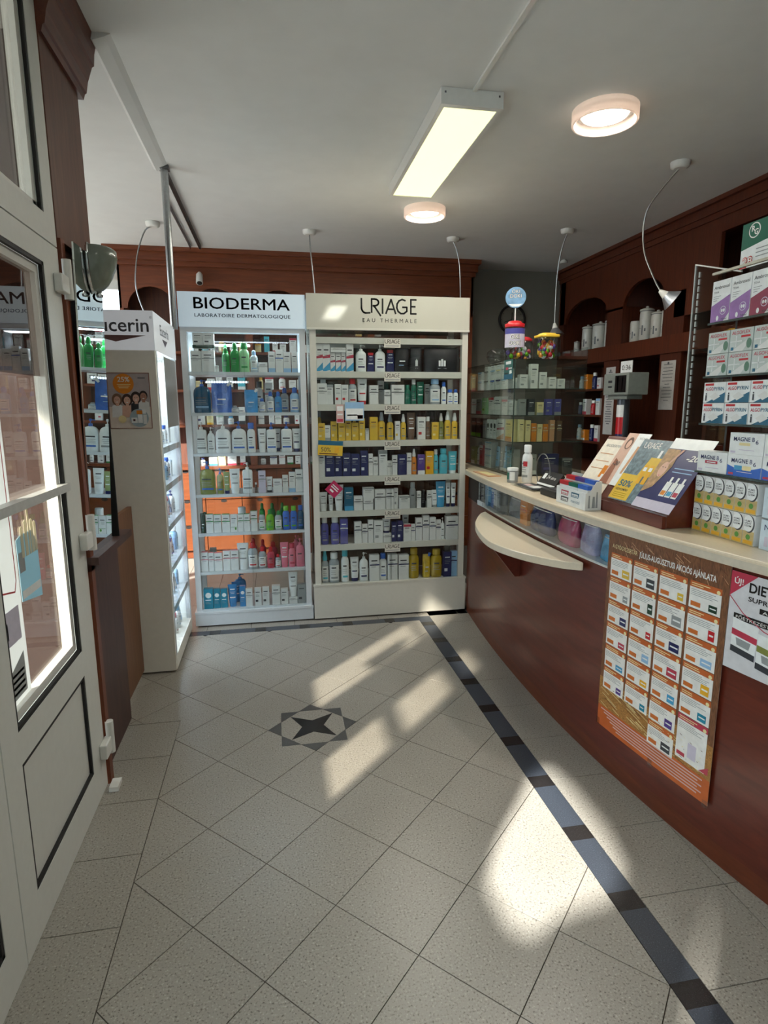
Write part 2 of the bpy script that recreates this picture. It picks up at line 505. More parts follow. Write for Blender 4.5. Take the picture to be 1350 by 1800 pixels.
def bottle(kind, w, h, body, accent, opt='', seed=0):
    light = body in ('clear', 'white', 'paper', 'sky')
    if kind == 'pump':
        d = min(w * 0.62, 0.06)
        hb = h * 0.77
        shape = opt if opt in ('boxy', 'wide') else 'round'
        o = thing(round_body(w, d, hb, body, shape), 'pump_bottle')
        e = {'boxy': 4.5, 'wide': 3.2, 'round': 2.2}[shape]
        body_label(o, w, d, hb, hb * .12, hb * .7, body if body != 'clear' else 'paper', 'navy' if opt == 'band' else accent if accent != 'white' else 'grey', e, seed)
        pump_head(o, hb - 0.001, h - hb + 0.001, min(w * .18, 0.014), accent, 1 if seed % 2 else -1)
    elif kind == 'jug':
        d = 0.06; hb = h * 0.8
        o = thing(round_body(w, d, hb, body, 'wide'), 'pump_bottle')
        body_label(o, w, d, hb, hb * .12, hb * .66, body, 'sky', 3.2, seed)
        pump_head(o, hb - 0.001, h - hb + 0.001, 0.014, accent, 1)
    elif kind == 'ball':
        d = w * 0.85; hb = h * 0.78
        o = thing(round_body(w, d, hb, body, 'round'), 'micellar_bottle')
        body_label(o, w, d, hb, hb * .12, hb * .68, 'paper' if body in ('clear', 'sky') else body, accent, 2.2, seed)
        mb = MB(); r = w * .26; hc = h - hb
        mb.loft([(0, r, r, 2), (hc * .45, r, r, 2), (hc * .75, r * .95, r * .95, 2), (hc * .93, r * .7, r * .7, 2), (hc, r * .3, r * .3, 2)], C(accent), 14, (0, 0, hb - 0.001))
        part(mb, 'cap', o)
    elif kind in ('cyl', 'spray'):
        d = w * 0.8; hb = h * (0.8 if kind == 'cyl' else 0.7)
        o = thing(round_body(w, d, hb, body, 'round'), 'bottle' if kind == 'cyl' else 'spray_bottle')
        body_label(o, w, d, hb, hb * .1, hb * .74, body if body != 'clear' else 'paper', accent if accent not in ('clear', 'white') else 'grey', 2.2, seed)
        mb = MB(); hc = h - hb
        if kind == 'cyl':
            r = w * .36
            mb.loft([(0, r, r * .85, 2), (hc * .9, r, r * .85, 2), (hc, r * .85, r * .7, 2)], C(accent), 14, (0, 0, hb - 0.001))
        else:
            r = w * .34
            mb.loft([(0, r, r, 2), (hc * .3, r, r, 2), (hc * .62, r * .7, r * .7, 2), (hc * .94, r * .55, r * .55, 2), (hc, r * .4, r * .4, 2)], C(accent), 14, (0, 0, hb - 0.001))
        part(mb, 'cap', o)
    return o
def tube_item(w, h, body, accent, seed=0, up=False):
    hc = h * 0.14
    mb = MB()
    a = w * 0.40
    n = 6
    rows = []
    for k in range(n + 1):
        t = k / n
        aa = a + (w / 2 - a) * t
        bb = (w * 0.30) * (1 - t) ** 0.8 + 0.0012
        rows.append((hc + (h - hc) * t * 0.93, aa, bb, 2.2))
    rows.append((h, w / 2, 0.0012, 2.2))
    if up:
        rows = [(h - z, a_, b_, e_) for (z, a_, b_, e_) in rows][::-1]
    mb.loft(rows, C(body))
    o = thing(mb, 'cosmetic_tube')
    cp = MB()
    z0 = 0 if not up else h - hc
    cp.loft([(z0, a * .9, w * .28, 2.2), (z0 + hc, a * .96, w * .29, 2.2)], C(accent))
    part(cp, 'cap', o)
    lb = MB()
    mid = math.pi * 1.5
    def row(z):
        t = max(0.0, min(1.0, ((z if not up else h - z) - hc) / ((h - hc) * 0.93)))
        return (z, a + (w / 2 - a) * t + 0.0006, (w * 0.30) * (1 - t) ** 0.8 + 0.0018, 2.2)
    for (p, q, c_, s_) in ((.72, .77, 'charcoal', .5), (.60, .615, 'grey', .6), (.53, .545, 'grey', .4), (.30, .36, accent if accent != body else 'grey', .7)):
        lb.arc([row(hc + (h - hc) * p), row(hc + (h - hc) * q)], C(c_ if body in ('white', 'paper', 'sky') else 'white'), mid - s_, mid + s_, 6)
    part(lb, 'label', o)
    return o
def pouch(w, h, body, accent, seed=0):
    mb = MB()
    d = 0.05
    rows = []
    for t, bw, bd in ((0, .96, 1), (.12, 1, 1), (.35, 1, .9), (.6, 1, .6), (.85, .99, .28), (1, .95, .06)):
        rows.append((h * .93 * t, w / 2 * bw, d / 2 * bd, 3))
    mb.loft(rows, mat('pouch_film_' + body, COLOURS[body], 0.14, noise=0.22, scale=24, bump=0.8, coat=0.6) if body != 'black' else mat('black_vinyl', (20, 20, 24), 0.25, noise=0.2, scale=30, bump=0.3, coat=0.3), 20)
    o = thing(mb, 'refill_pouch')
    cp = MB()
    if body != 'black':
        cp.tube([(w * .30, 0, h * .84), (w * .42, 0, h * .93), (w * .46, 0, h * .97)], [0.009, 0.011, 0.011], C(accent), 10)
        part(cp, 'spout_cap', o)
    fp = MB(); fn = plane_fn((-w / 2, -d / 2 * 0.9 - 0.002, 0), (1, 0, 0), (0, 0, 1))
    if body == 'black' and accent == 'white':
        for k in range(3):
            rect(fp, fn, w * (.4 + .07 * k), h * .22, w * (.455 + .07 * k), h * (.44 + .05 * (k == 1)), C('white'))
        rect(fp, fn, w * .38, h * .12, w * .62, h * .15, C('grey'))
    else:
        fnl = lambda u, v: Vector((-w / 2 + u, -d / 2 * (1 - .35 * (v / h)) - 0.0015, v))
        rect(fp, fnl, w * .3, h * .4, w * .7, h * .44, C('white')); rect(fp, fnl, w * .25, h * .25, w * .6, h * .27, C('sky'))
    part(fp, 'front_print', o)
    return o
def jar(w, h, body, accent):
    mb = MB(); mb.loft([(0, w * .46, w * .46, 2), (h * .05, w / 2, w / 2, 2), (h * .55, w / 2, w / 2, 2), (h * .6, w * .42, w * .42, 2)], C(body))
    o = thing(mb, 'cream_jar')
    cp = MB(); cp.loft([(h * .6, w * .49, w * .49, 2), (h * .97, w * .49, w * .49, 2), (h, w * .45, w * .45, 2)], C(accent)); part(cp, 'lid', o)
    return o
def product(kind, w, h, body, accent, opt='', seed=0, style=None):
    if kind == 'c': return carton(w, h, min(max(w * 0.75, 0.02), 0.055), body, accent, seed, style)
    if kind == 'g': return carton(w, h, 0.06, body, accent, seed, 3)
    if kind in ('pump', 'jug', 'ball', 'cyl', 'spray'): return bottle(kind, w, h, body, accent, opt, seed)
    if kind == 'tube': return tube_item(w, h, body, accent, seed)
    if kind == 'tubeup': return tube_item(w, h, body, accent, seed, True)
    if kind in ('pouch', 'flat'): return pouch(w, h, body, accent, seed)
    return jar(w, h, body, accent)
KIND_WORDS = dict(c='carton', g='flat box', pump='pump bottle', jug='large pump bottle', ball='round-capped bottle', cyl='capped bottle', spray='spray bottle', tube='upside-down tube', tubeup='upright tube', pouch='pouch', flat='flat pouch', j='jar')
KIND_CAT = dict(c='carton', g='carton', pump='bottle', jug='bottle', ball='bottle', cyl='bottle', spray='bottle', tube='tube', tubeup='tube', pouch='pouch', flat='pouch', j='jar')
COLOUR_WORDS = dict(paper='white', deepteal='dark teal', azure='bright blue', turq='turquoise', oil='golden', sky='pale blue', forest='dark green', lime='lime green', petrol='petrol blue')
def cw(c):
    return COLOUR_WORDS.get(c, c)
def describe(kind, body, accent):
    k = KIND_WORDS[kind]
    if body == accent:
        return '%s %s' % (cw(body), k)
    return '%s and %s %s' % (cw(body), cw(accent), k)
def stock_shelf(z, text, y_front, where, shelf, group, style_of=None, clear=9.0, xlim=(-9, 9)):
    rows = []
    for ln in text.strip().splitlines():
        q = ln.split()
        rows.append((q[0], float(q[1]), float(q[2]), float(q[3]), int(q[4]), q[5], q[6], float(q[7]), q[8] if len(q) > 8 else ''))
    order = sorted(range(len(rows)), key=lambda i: rows[i][1])
    rank = {i: n for n, i in enumerate(order)}
    for i, (k, x, w, h, r, body, acc, zb, opt) in enumerate(rows):
        st = style_of(k, body, acc, i) if style_of else None
        h = min(h, clear - zb - 0.004)
        x = max(xlim[0] + w / 2 + 0.002, min(xlim[1] - w / 2 - 0.002, x))
        o = product(k, w, h, body, acc, opt, seed=int(x * 1000) + i, style=st)
        o.location = (x, y_front + 0.035 + 0.10 * r + (0.0 if k in 'cg' else 0.008), z + zb + 0.0005)
        tag(o, '%s, %s from left, %s shelf of %s' % (describe(k, body, acc), ORD[rank[i]], shelf, where), KIND_CAT[k], group)

# ------------------------------------------------------------------ stock lists: kind, x, width, height, row, body colour, accent colour, height above the shelf
NARROW_ROWS = [
 (1.742, """
c 0.021 0.065 0.131 0 paper grey 0
c 0.098 0.079 0.135 0 paper grey 0
c 0.148 0.023 0.042 0 paper blush 0
g 0.073 0.137 0.018 0 forest forest 0.15
c 0.039 0.064 0.091 0 paper charcoal 0.169
c 0.107 0.066 0.091 0 paper charcoal 0.17
ball 0.2 0.039 0.193 1 green green 0
ball 0.207 0.048 0.158 0 green green 0
ball 0.266 0.055 0.19 0 green green 0
cyl 0.327 0.062 0.189 0 mint green 0
ball 0.389 0.049 0.144 0 clear sky 0
c 0.446 0.059 0.062 0 paper grey 0
c 0.505 0.044 0.134 0 paper sky 0
c 0.555 0.049 0.147 0 paper blue 0
c 0.606 0.049 0.132 0 paper sky 0
c 0.656 0.04 0.132 0 paper sky 0
"""),
 (1.478, """
jug 0.044 0.111 0.214 0 deepteal blue 0
pouch 0.170 0.132 0.208 0 blue white 0
ball 0.252 0.053 0.047 0 clear grey 0
flat 0.36 0.087 0.161 0 azure white 0
cyl 0.415 0.047 0.209 1 paper charcoal 0
c 0.477 0.051 0.199 1 paper rose 0
ball 0.431 0.045 0.095 0 clear blue 0
ball 0.487 0.047 0.14 0 clear blue 0
ball 0.538 0.048 0.14 0 azure blue 0
ball 0.584 0.056 0.167 1 clear blue 0
ball 0.649 0.062 0.168 0 sky blue 0
"""),
 (1.210, """
pump 0.025 0.067 0.205 0 white white 0 boxy
pump 0.086 0.049 0.173 0 white white 0
pump 0.166 0.099 0.211 0 white white 0 wide
pump 0.269 0.098 0.21 0 white blue 0 wide
cyl 0.35 0.054 0.201 0 white blue 0
tube 0.422 0.054 0.159 0 white white 0
pump 0.485 0.065 0.201 0 white blue 0 boxy
tube 0.526 0.045 0.154 1 white navy 0
pump 0.587 0.072 0.204 0 white blue 0 boxy
tube 0.654 0.057 0.157 0 white navy 0
"""),
 (0.932, """
pump 0.05 0.104 0.223 0 olive blue 0 wide
pump 0.131 0.044 0.175 0 olive blue 0
tube 0.174 0.043 0.149 0 sage navy 0
tube 0.229 0.069 0.169 0 white white 0
pump 0.314 0.068 0.21 0 white white 0 boxy
cyl 0.368 0.019 0.072 0 brown white 0
c 0.411 0.048 0.151 0 lilac grey 0
tube 0.459 0.044 0.109 0 white charcoal 0
c 0.515 0.061 0.093 0 paper lilac 0
c 0.568 0.038 0.118 0 paper grey 0
c 0.615 0.043 0.138 0 paper sky 0
c 0.665 0.049 0.156 0 paper grey 0
"""),
 (0.665, """
flat 0.004 0.035 0.146 0 forest forest 0
c 0.049 0.048 0.129 0 paper green 0
c 0.101 0.049 0.124 0 paper green 0
c 0.157 0.053 0.125 0 paper green 0
c 0.21 0.046 0.12 0 paper leaf 0
c 0.255 0.038 0.122 0 paper green 0
c 0.297 0.04 0.122 0 paper green 0
j 0.26 0.056 0.153 1 white white 0
c 0.345 0.046 0.141 0 paper green 0
ball 0.4 0.042 0.178 1 green green 0
ball 0.399 0.047 0.146 0 clear green 0
ball 0.471 0.046 0.176 1 green green 0
ball 0.454 0.055 0.148 0 lime green 0
ball 0.511 0.049 0.138 0 clear green 0
ball 0.542 0.039 0.177 1 green green 0
cyl 0.566 0.049 0.17 0 blue lime 0
cyl 0.618 0.048 0.168 0 blue lime 0
cyl 0.67 0.044 0.17 0 deepteal blue 0
"""),
 (0.393, """
c 0.001 0.046 0.137 0 paper pink 0
c 0.045 0.036 0.131 0 paper pink 0
c 0.093 0.053 0.128 0 paper pink 0
c 0.049 0.045 0.14 1 grey grey 0
c 0.149 0.048 0.141 0 paper pink 0
c 0.203 0.053 0.142 0 paper pink 0
tube 0.26 0.079 0.188 0 white white 0
ball 0.329 0.053 0.197 1 rose red 0
ball 0.327 0.068 0.193 0 clear red 0
ball 0.395 0.046 0.186 1 rose red 0
ball 0.392 0.054 0.159 0 clear red 0
ball 0.467 0.065 0.167 1 rose red 0
ball 0.45 0.052 0.153 0 rose red 0
ball 0.5 0.04 0.097 0 clear red 0
tube 0.546 0.058 0.179 0 pink pink 0
cyl 0.599 0.048 0.172 0 pink rose 0
pump 0.633 0.066 0.207 1 pink pink 0
pump 0.656 0.062 0.204 0 pink pink 0
"""),
 (0.125, """
c 0.013 0.062 0.143 0 teal white 0
c 0.07 0.046 0.139 0 teal white 0
c 0.119 0.045 0.136 0 teal white 0
tube 0.176 0.063 0.16 0 azure azure 0
tube 0.196 0.066 0.148 1 azure azure 0
jug 0.217 0.088 0.177 2 azure azure 0
c 0.245 0.039 0.148 0 azure white 0
c 0.29 0.045 0.126 0 paper grey 0
c 0.351 0.046 0.126 0 paper charcoal 0
c 0.406 0.046 0.13 0 paper charcoal 0
c 0.478 0.057 0.138 0 paper grey 0
c 0.536 0.05 0.111 0 paper charcoal 0
c 0.597 0.06 0.048 0 paper grey 0
tube 0.6 0.065 0.178 0 white white 0.05
c 0.664 0.058 0.138 0 grey charcoal 0
"""),
]
WIDE_ROWS = [
 (1.750, """
c 0.816 0.044 0.217 0 paper cyan 0
c 0.868 0.049 0.21 0 paper cyan 0
c 0.911 0.032 0.124 0 paper cyan 0
c 0.948 0.034 0.125 0 paper cyan 0
c 0.983 0.029 0.125 0 paper cyan 0
c 0.947 0.103 0.028 0 paper charcoal 0.126
c 1.027 0.049 0.204 0 paper cyan 0
pump 1.106 0.072 0.21 0 white white 0 band
tubeup 1.173 0.051 0.127 0 navy red 0
pump 1.238 0.073 0.204 0 white white 0 band
tubeup 1.309 0.06 0.146 0 navy red 0
pouch 1.391 0.099 0.172 0 black black 0
pouch 1.492 0.082 0.191 0 black white 0
pouch 1.676 0.258 0.206 0 black white 0
"""),
 (1.530, """
c 0.827 0.065 0.139 0 paper grey 0
c 0.852 0.033 0.171 1 paper grey 0
c 0.886 0.046 0.131 0 paper grey 0
c 0.943 0.043 0.135 0 paper red 0
c 0.99 0.046 0.131 0 paper red 0
cyl 1.045 0.057 0.195 0 clear red 0
tube 1.112 0.069 0.2 0 white red 0
c 1.19 0.062 0.128 0 paper charcoal 0
c 1.258 0.044 0.164 1 paper charcoal 0
c 1.286 0.044 0.098 0 paper charcoal 0
c 1.358 0.091 0.131 0 paper charcoal 0
cyl 1.432 0.046 0.133 0 emerald emerald 0
cyl 1.477 0.038 0.172 0 emerald white 0
tube 1.525 0.051 0.154 0 emerald emerald 0
c 1.597 0.035 0.141 1 paper grey 0
cyl 1.63 0.077 0.19 0 clear sky 0
cyl 1.695 0.037 0.155 0 white blue 0
cyl 1.742 0.043 0.103 0 white blue 0
cyl 1.784 0.035 0.103 0 white blue 0
"""),
 (1.283, """
cyl 0.82 0.029 0.203 1 yellow clear 0
c 0.818 0.047 0.119 0 yellow cream 0
c 0.865 0.04 0.105 0 paper grey 0
c 0.911 0.043 0.131 0 yellow cream 0
c 0.964 0.048 0.119 0 yellow cream 0
c 1.011 0.039 0.151 0 yellow cream 0
cyl 1.069 0.031 0.167 1 yellow clear 0
c 1.058 0.047 0.121 0 yellow cream 0
c 1.106 0.04 0.151 0 yellow cream 0
c 1.143 0.026 0.081 0 paper grey 0
c 1.188 0.056 0.159 0 yellow amber 0
spray 1.246 0.052 0.193 0 yellow clear 0
spray 1.308 0.048 0.18 0 yellow clear 0
c 1.359 0.036 0.129 0 paper yellow 0
spray 1.403 0.038 0.179 0 yellow white 0
tube 1.46 0.062 0.188 0 brown brown 0
c 1.53 0.058 0.158 0 paper red 0
cyl 1.582 0.037 0.161 0 brown white 0
c 1.632 0.049 0.12 0 yellow cream 0
spray 1.679 0.038 0.184 0 olive white 0
spray 1.727 0.047 0.195 0 yellow white 0
spray 1.779 0.044 0.186 0 yellow white 0
"""),
 (1.035, """
c 0.817 0.042 0.171 0 paper grey 0
c 0.877 0.064 0.175 0 navy white 0
c 0.937 0.05 0.169 0 navy white 0
c 0.995 0.055 0.16 0 navy white 0
c 1.056 0.061 0.154 0 navy white 0
c 1.118 0.052 0.175 0 navy white 0
c 1.166 0.031 0.152 0 paper charcoal 0
c 1.201 0.033 0.129 0 paper charcoal 0
c 1.253 0.059 0.177 0 paper grey 0
c 1.302 0.034 0.1 0 paper charcoal 0
c 1.339 0.035 0.14 0 paper charcoal 0
c 1.392 0.062 0.144 0 navy navy 0
c 1.443 0.033 0.153 0 paper charcoal 0
spray 1.482 0.037 0.182 0 orange white 0
c 1.531 0.051 0.141 0 purple white 0
c 1.592 0.057 0.163 0 amber red 0
cyl 1.643 0.036 0.175 0 turq white 0
cyl 1.7 0.062 0.182 0 turq turq 0
tube 1.769 0.064 0.159 0 turq white 0
"""),
 (0.790, """
tube 0.827 0.056 0.133 0 white white 0
tube 0.882 0.034 0.113 0 white white 0
tube 0.939 0.065 0.183 0 white white 0
c 1.007 0.063 0.164 0 petrol cyan 0
c 1.073 0.063 0.1 0 paper charcoal 0
c 1.144 0.071 0.08 0 paper charcoal 0
c 1.147 0.078 0.079 0 paper grey 0.081
c 1.23 0.077 0.144 0 paper charcoal 0
c 1.301 0.057 0.146 0 paper charcoal 0
c 1.348 0.029 0.149 0 paper grey 0
c 1.408 0.077 0.092 0 paper grey 0
cyl 1.474 0.048 0.187 0 grey clear 0
c 1.517 0.031 0.121 0 paper charcoal 0
cyl 1.554 0.033 0.13 0 black black 0
c 1.595 0.033 0.124 0 paper charcoal 0
tube 1.637 0.044 0.127 0 white grey 0
tube 1.683 0.072 0.186 0 cyan cyan 0
tube 1.74 0.036 0.175 0 white navy 0
tube 1.78 0.036 0.174 0 white navy 0
"""),
 (0.548, """
cyl 0.833 0.053 0.208 0 violet white 0
cyl 0.907 0.064 0.209 0 violet white 0
c 0.969 0.054 0.184 0 violet white 0
c 1.069 0.051 0.157 0 paper navy 0
c 1.119 0.041 0.137 0 paper navy 0
c 1.162 0.038 0.168 0 paper charcoal 0
c 1.217 0.064 0.161 0 paper grey 0
c 1.282 0.06 0.065 0 paper charcoal 0
tube 1.28 0.061 0.105 0 white navy 0.067
c 1.334 0.037 0.147 0 navy white 0
c 1.377 0.042 0.15 0 navy white 0
tube 1.444 0.049 0.19 1 white navy 0
c 1.43 0.055 0.125 0 paper rose 0
c 1.476 0.029 0.123 0 paper navy 0
c 1.518 0.048 0.168 0 paper navy 0
c 1.57 0.048 0.185 0 paper navy 0
c 1.621 0.047 0.169 0 paper navy 0
c 1.666 0.035 0.148 0 paper navy 0
pump 1.702 0.03 0.161 0 white white 0
c 1.766 0.089 0.173 0 paper navy 0
"""),
 (0.265, """
spray 0.83 0.05 0.247 0 clear turq 0
cyl 0.895 0.074 0.221 0 clear white 0
cyl 0.974 0.056 0.24 0 white turq 0
tube 1.044 0.062 0.179 0 white navy 0
pump 1.111 0.064 0.21 0 white white 0 band
c 1.187 0.071 0.192 0 paper navy 0
cyl 1.254 0.054 0.198 0 white blue 0
c 1.321 0.071 0.19 0 paper navy 0
c 1.403 0.076 0.182 0 paper navy 0
cyl 1.485 0.076 0.225 0 oil oil 0
pouch 1.581 0.058 0.187 0 oil blue 0
cyl 1.656 0.085 0.212 0 oil oil 0
c 1.736 0.061 0.189 0 navy white 0
c 1.794 0.047 0.191 0 sky navy 0
"""),
]

# ================================================================== SETTING
TILE = granite('beige_granite', (160, 155, 146), (98, 92, 84), (194, 190, 182), 0.33, 165)
BLUE_G = granite('blue_granite', (60, 66, 76), (36, 40, 48), (98, 106, 120), 0.3, 300)
BLACK_G = granite('black_granite', (38, 36, 36), (26, 24, 24), (56, 54, 54), 0.25, 300)
GREY_G = granite('grey_granite', (84, 84, 84), (60, 60, 60), (116, 116, 116), 0.3, 300)
GROUT = mat('grout', (78, 70, 62), 0.9)
S = 0.3
R2 = math.sqrt(2)
XR = 7 / R2 * S                       # right edge of the diamond field
fl = MB().box(-1.6, 4.3, -5.3, 4.3, -0.10, -0.004, GROUT).build('floor')
struct(fl)
def clip(pl, x0, x1, y0, y1):
    def cut(p, f, g):
        out = []
        for i in range(len(p)):
            a, b = p[i], p[(i + 1) % len(p)]
            fa, fb = f(a), f(b)
            if fa >= 0: out.append(a)
            if fa * fb < 0:
                t = fa / (fa - fb)
                out.append((a[0] + (b[0] - a[0]) * t, a[1] + (b[1] - a[1]) * t))
        return out
    for f in (lambda p: p[0] - x0, lambda p: x1 - p[0], lambda p: p[1] - y0, lambda p: y1 - p[1]):
        pl = cut(pl, f, None)
        if len(pl) < 3: return []
    return pl
def area(p):
    return abs(sum(p[i][0] * p[(i + 1) % len(p)][1] - p[(i + 1) % len(p)][0] * p[i][1] for i in range(len(p)))) / 2
def tile(pl, m, name='tile', top=0.0, thick=0.008):
    if len(pl) >= 3 and area(pl) > 0.0008:
        mb = MB().prism(pl, top - thick, top, m)
        return mb.build(name, fl)
J = 0.0016
for a in range(-8, 14):
    for b in range(-9, 9):
        cx, cy = (a + b + 1) / R2 * S, (b - a) / R2 * S
        h = S / R2 - J * 1.3
        dia = [(cx + h, cy), (cx, cy + h), (cx - h, cy), (cx, cy - h)]
        if cx < -0.45 or cx > XR + 0.3 or cy < -3.3 or cy > 2.0:
            continue
        if cx > 0.05 or cy > 0.8:
            tile(clip(dia, -0.36, XR - J, -3.4, 1.712), TILE)
        else:                         # field edge: half tiles beside the straight row, whole ones beyond it
            tile(clip(dia, 0.0 if cy > 0.6 else J, XR - J, -3.4, 1.712), TILE)
            tile(clip(dia, -0.36, 0.0, 0.597, 1.712), TILE)
# straight tiles along the shop front and along the counter
for k in range(-11, 2):
    y0 = 0.297 * k
    tile([(-0.30, y0 + J), (-J, y0 + J), (-J, y0 + 0.297 - J), (-0.30, y0 + 0.297 - J)], TILE)
for k in range(-10, 7):
    y0 = 0.122 + 0.303 * k - 0.303
    y1 = min(y0 + 0.303, 2.0)
    for x0, x1 in ((1.578, 1.876), (1.879, 2.18)):
        tile([(x0, y0 + J), (x1, y0 + J), (x1, y1 - J), (x0, y1 - J)], TILE)
# dark border: blue granite lengths between black squares
for k in range(-10, 6):
    yc = 0.122 + 0.303 * k
    tile([(XR + .001, yc - .035), (1.576, yc - .035), (1.576, yc + .035), (XR + .001, yc + .035)], BLACK_G, 'border_stone')
    y1 = min(yc + .268, 1.788)
    if yc + .035 < y1:
        tile([(XR + .001, yc + .0355), (1.576, yc + .0355), (1.576, y1), (XR + .001, y1)], BLUE_G, 'border_stone')
for k in range(-2, 6):
    xc = 0.06 + 0.303 * k
    if xc + 0.035 < XR:
        tile([(xc - .035, 1.714), (xc + .035, 1.714), (xc + .035, 1.788), (xc - .035, 1.788)], BLACK_G, 'border_stone')
    x1 = min(xc + .268, XR)
    if xc + .036 < x1:
        tile([(xc + .0355, 1.714), (x1, 1.714), (x1, 1.788), (xc + .0355, 1.788)], BLUE_G, 'border_stone')
for k in range(-1, 7):
    tile([(0.3 * k + J, 1.791), (0.3 * k + .3 - J, 1.791), (0.3 * k + .3 - J, 2.05), (0.3 * k + J, 2.05)], TILE)
for k in range(-4, 14):
    for q in range(8):
        tile([(0.3 * k + J, 2.053 + .3 * q), (0.3 * k + .3 - J, 2.053 + .3 * q), (0.3 * k + .3 - J, 2.35 + .3 * q), (0.3 * k + J, 2.35 + .3 * q)], TILE) if (0.3 * k < 1.9 and q < 6) else None
# star inlay: eight grey tips of two crossed squares and a black four-pointed star
sx, sy = 3 / R2 * S, 2 / R2 * S
rt = 0.15
inn = rt * (R2 - 1)
oct_pts = [(rt * (1 if i in (0, 7) else 0), 0) for i in range(8)]
def P(r, deg):
    return (sx + r * math.cos(math.radians(deg)), sy + r * math.sin(math.radians(deg)))
for i in range(8):
    ang = 45 * i
    r_out = rt * R2
    r_in = rt / math.cos(math.radians(22.5))
    tile([P(r_in, ang - 22.5), P(r_out, ang), P(r_in, ang + 22.5)], GREY_G, 'inlay_tip', 0.0006, 0.003)
star = []
for i in range(4):
    star += [P(0.147, 45 + 90 * i), P(0.052, 90 + 90 * i)]
tile(star, BLACK_G, 'inlay_star', 0.0006, 0.003)

# ceiling
CEIL = mat('white_ceiling_paint', (220, 222, 220), 0.85, noise=0.02, scale=8, bump=0.02)
ZC = 2.95
ce = MB().box(-1.6, 4.3, -5.3, 4.3, ZC, ZC + 0.12, CEIL).build('ceiling'); struct(ce)
beam = MB()
beam.slab([(0, 0), (0.085, 0), (0.062, -0.012), (0.016, -0.028), (0.0, -0.016)], (-0.155, 0.52, ZC), (1, 0, 0), (0, 0, 1), (0, 1, 0), 1.33, CEIL)
struct(beam.build('trim_1', None, (-0.1, 0.5, ZC)))
rail = empty('ceiling_rail', (-0.13, 1.85, ZC - 0.03), 'slim grey metal curtain rail on ceiling running back from the chrome pole', 'rail')
box('rail_strip', -0.185, -0.172, 2.40, 3.70, ZC - 0.018, ZC, STEEL, rail)
box('rail_strip', -0.105, -0.085, 1.86, 3.70, ZC - 0.025, ZC, mat('dark_metal', (58, 56, 54), 0.4, metal=0.6), rail)
pole = empty('ceiling_pole', (-0.095, 1.83, 2.26), 'brushed steel pole from ceiling down between the two left display cabinets', 'pole')
MB().tube([(-0.095, 1.845, 2.0), (-0.095, 1.845, ZC - 0.02)], 0.022, ALU, 16).build('shaft', pole)
MB().box(-0.125, -0.065, 1.81, 1.875, ZC - 0.02, ZC, STEEL).build('cap_plate', pole)

# walls
GREYW = mat('grey_wall_paint', (132, 131, 122), 0.85, noise=0.03, scale=6)
WHITEW = mat('white_wall_paint', (208, 206, 200), 0.85, noise=0.03, scale=6)
wbk = MB().box(-0.86, 4.3, 4.16, 4.3, 0, ZC, GREYW).box(-1.6, -0.86, 4.16, 4.3, 0, 0.8, WHITEW).box(-1.6, -0.86, 4.16, 4.3, 2.72, ZC, WHITEW)
struct(wbk.build('wall_back', None, (1.7, 4.2, 0)))
w4 = box('window_4', -1.55, -0.88, 4.22, 4.226, 0.8, 2.72, GLASS); struct(w4)
MB().box(-1.6, -0.86, 4.19, 4.25, 2.64, 2.72, PVC).box(-1.6, -0.86, 4.19, 4.25, 0.8, 0.87, PVC).box(-1.6, -1.53, 4.19, 4.25, 0.87, 2.64, PVC).box(-0.92, -0.86, 4.19, 4.25, 0.87, 2.64, PVC).build('window_frame', w4)
struct(box('wall_right', 4.2, 4.3, -5.3, 4.16, 0, ZC, GREYW))
# rear wall behind the viewer
struct(box('wall_rear', -0.3, 4.3, -5.3, -5.2, 0, ZC, WHITEW))
# shop front on the left: side bay wall, its window, and the wall piece by the viewer
wl = MB()
XW = -1.5
wl.box(XW - .1, XW, 0.66, 4.16, 0, 0.75, WHITEW).box(XW - .1, XW, 0.66, 4.16, 2.72, ZC, WHITEW).box(XW - .1, XW, 0.66, 0.9, 0.75, 2.72, WHITEW)
wl.box(-0.33, -0.23, -3.3, -3.1, 0, ZC, WHITEW).box(-0.33, -0.23, -5.3, -1.5, 0, 0.5, WHITEW).box(-0.33, -0.23, -5.3, -1.5, 2.45, ZC, WHITEW).box(-0.33, -0.23, -5.3, -5.1, .5, 2.45, WHITEW)
wl.box(-0.33, -0.23, -1.5, -1.40, 0, ZC, WHITEW)
struct(wl.build('wall_left', None, (-0.6, 0, 0)))
wp = box('wall_porch', XW - .1, -0.245, 0.56, 0.655, 0, ZC, mat('brown_porch_cladding', (64, 45, 40), .8, noise=.08, scale=5)); struct(wp)
w2 = box('window_2', XW - .06, XW - .054, 0.92, 4.1, 0.77, 2.70, GLASS); struct(w2)
fr = MB()
for z0, z1 in ((0.75, 0.82), (2.65, 2.72)): fr.box(XW - .09, XW - .02, 0.9, 4.16, z0, z1, PVC)
for y in (0.9, 1.85, 3.0, 4.09): fr.box(XW - .09, XW - .02, y, y + 0.07, 0.82, 2.65, PVC)
fr.build('window_frame', w2)
cu_t = MB()  # unseen curtain added to hold back and diffuse sun in the side bay
vs_ = []; fs_ = []
for i in range(41):
    y = 0.93 + 0.92 * i / 40
    x = XW + .03 + .012 * math.sin(i * 1.3)
    vs_ += [(x, y, .5), (x, y, 2.7)]
for i in range(40): fs_.append((2 * i, 2 * i + 2, 2 * i + 3, 2 * i + 1))
cu_t.add(vs_, fs_, paper_translucent('sun_diffuser_cloth', (236, 236, 232), .5), True)
cto = cu_t.build('added_sun_curtain', None, (XW, 1.4, .5)); tag(cto, 'unseen white curtain added to soften sun over the near half of side bay window', 'curtain')
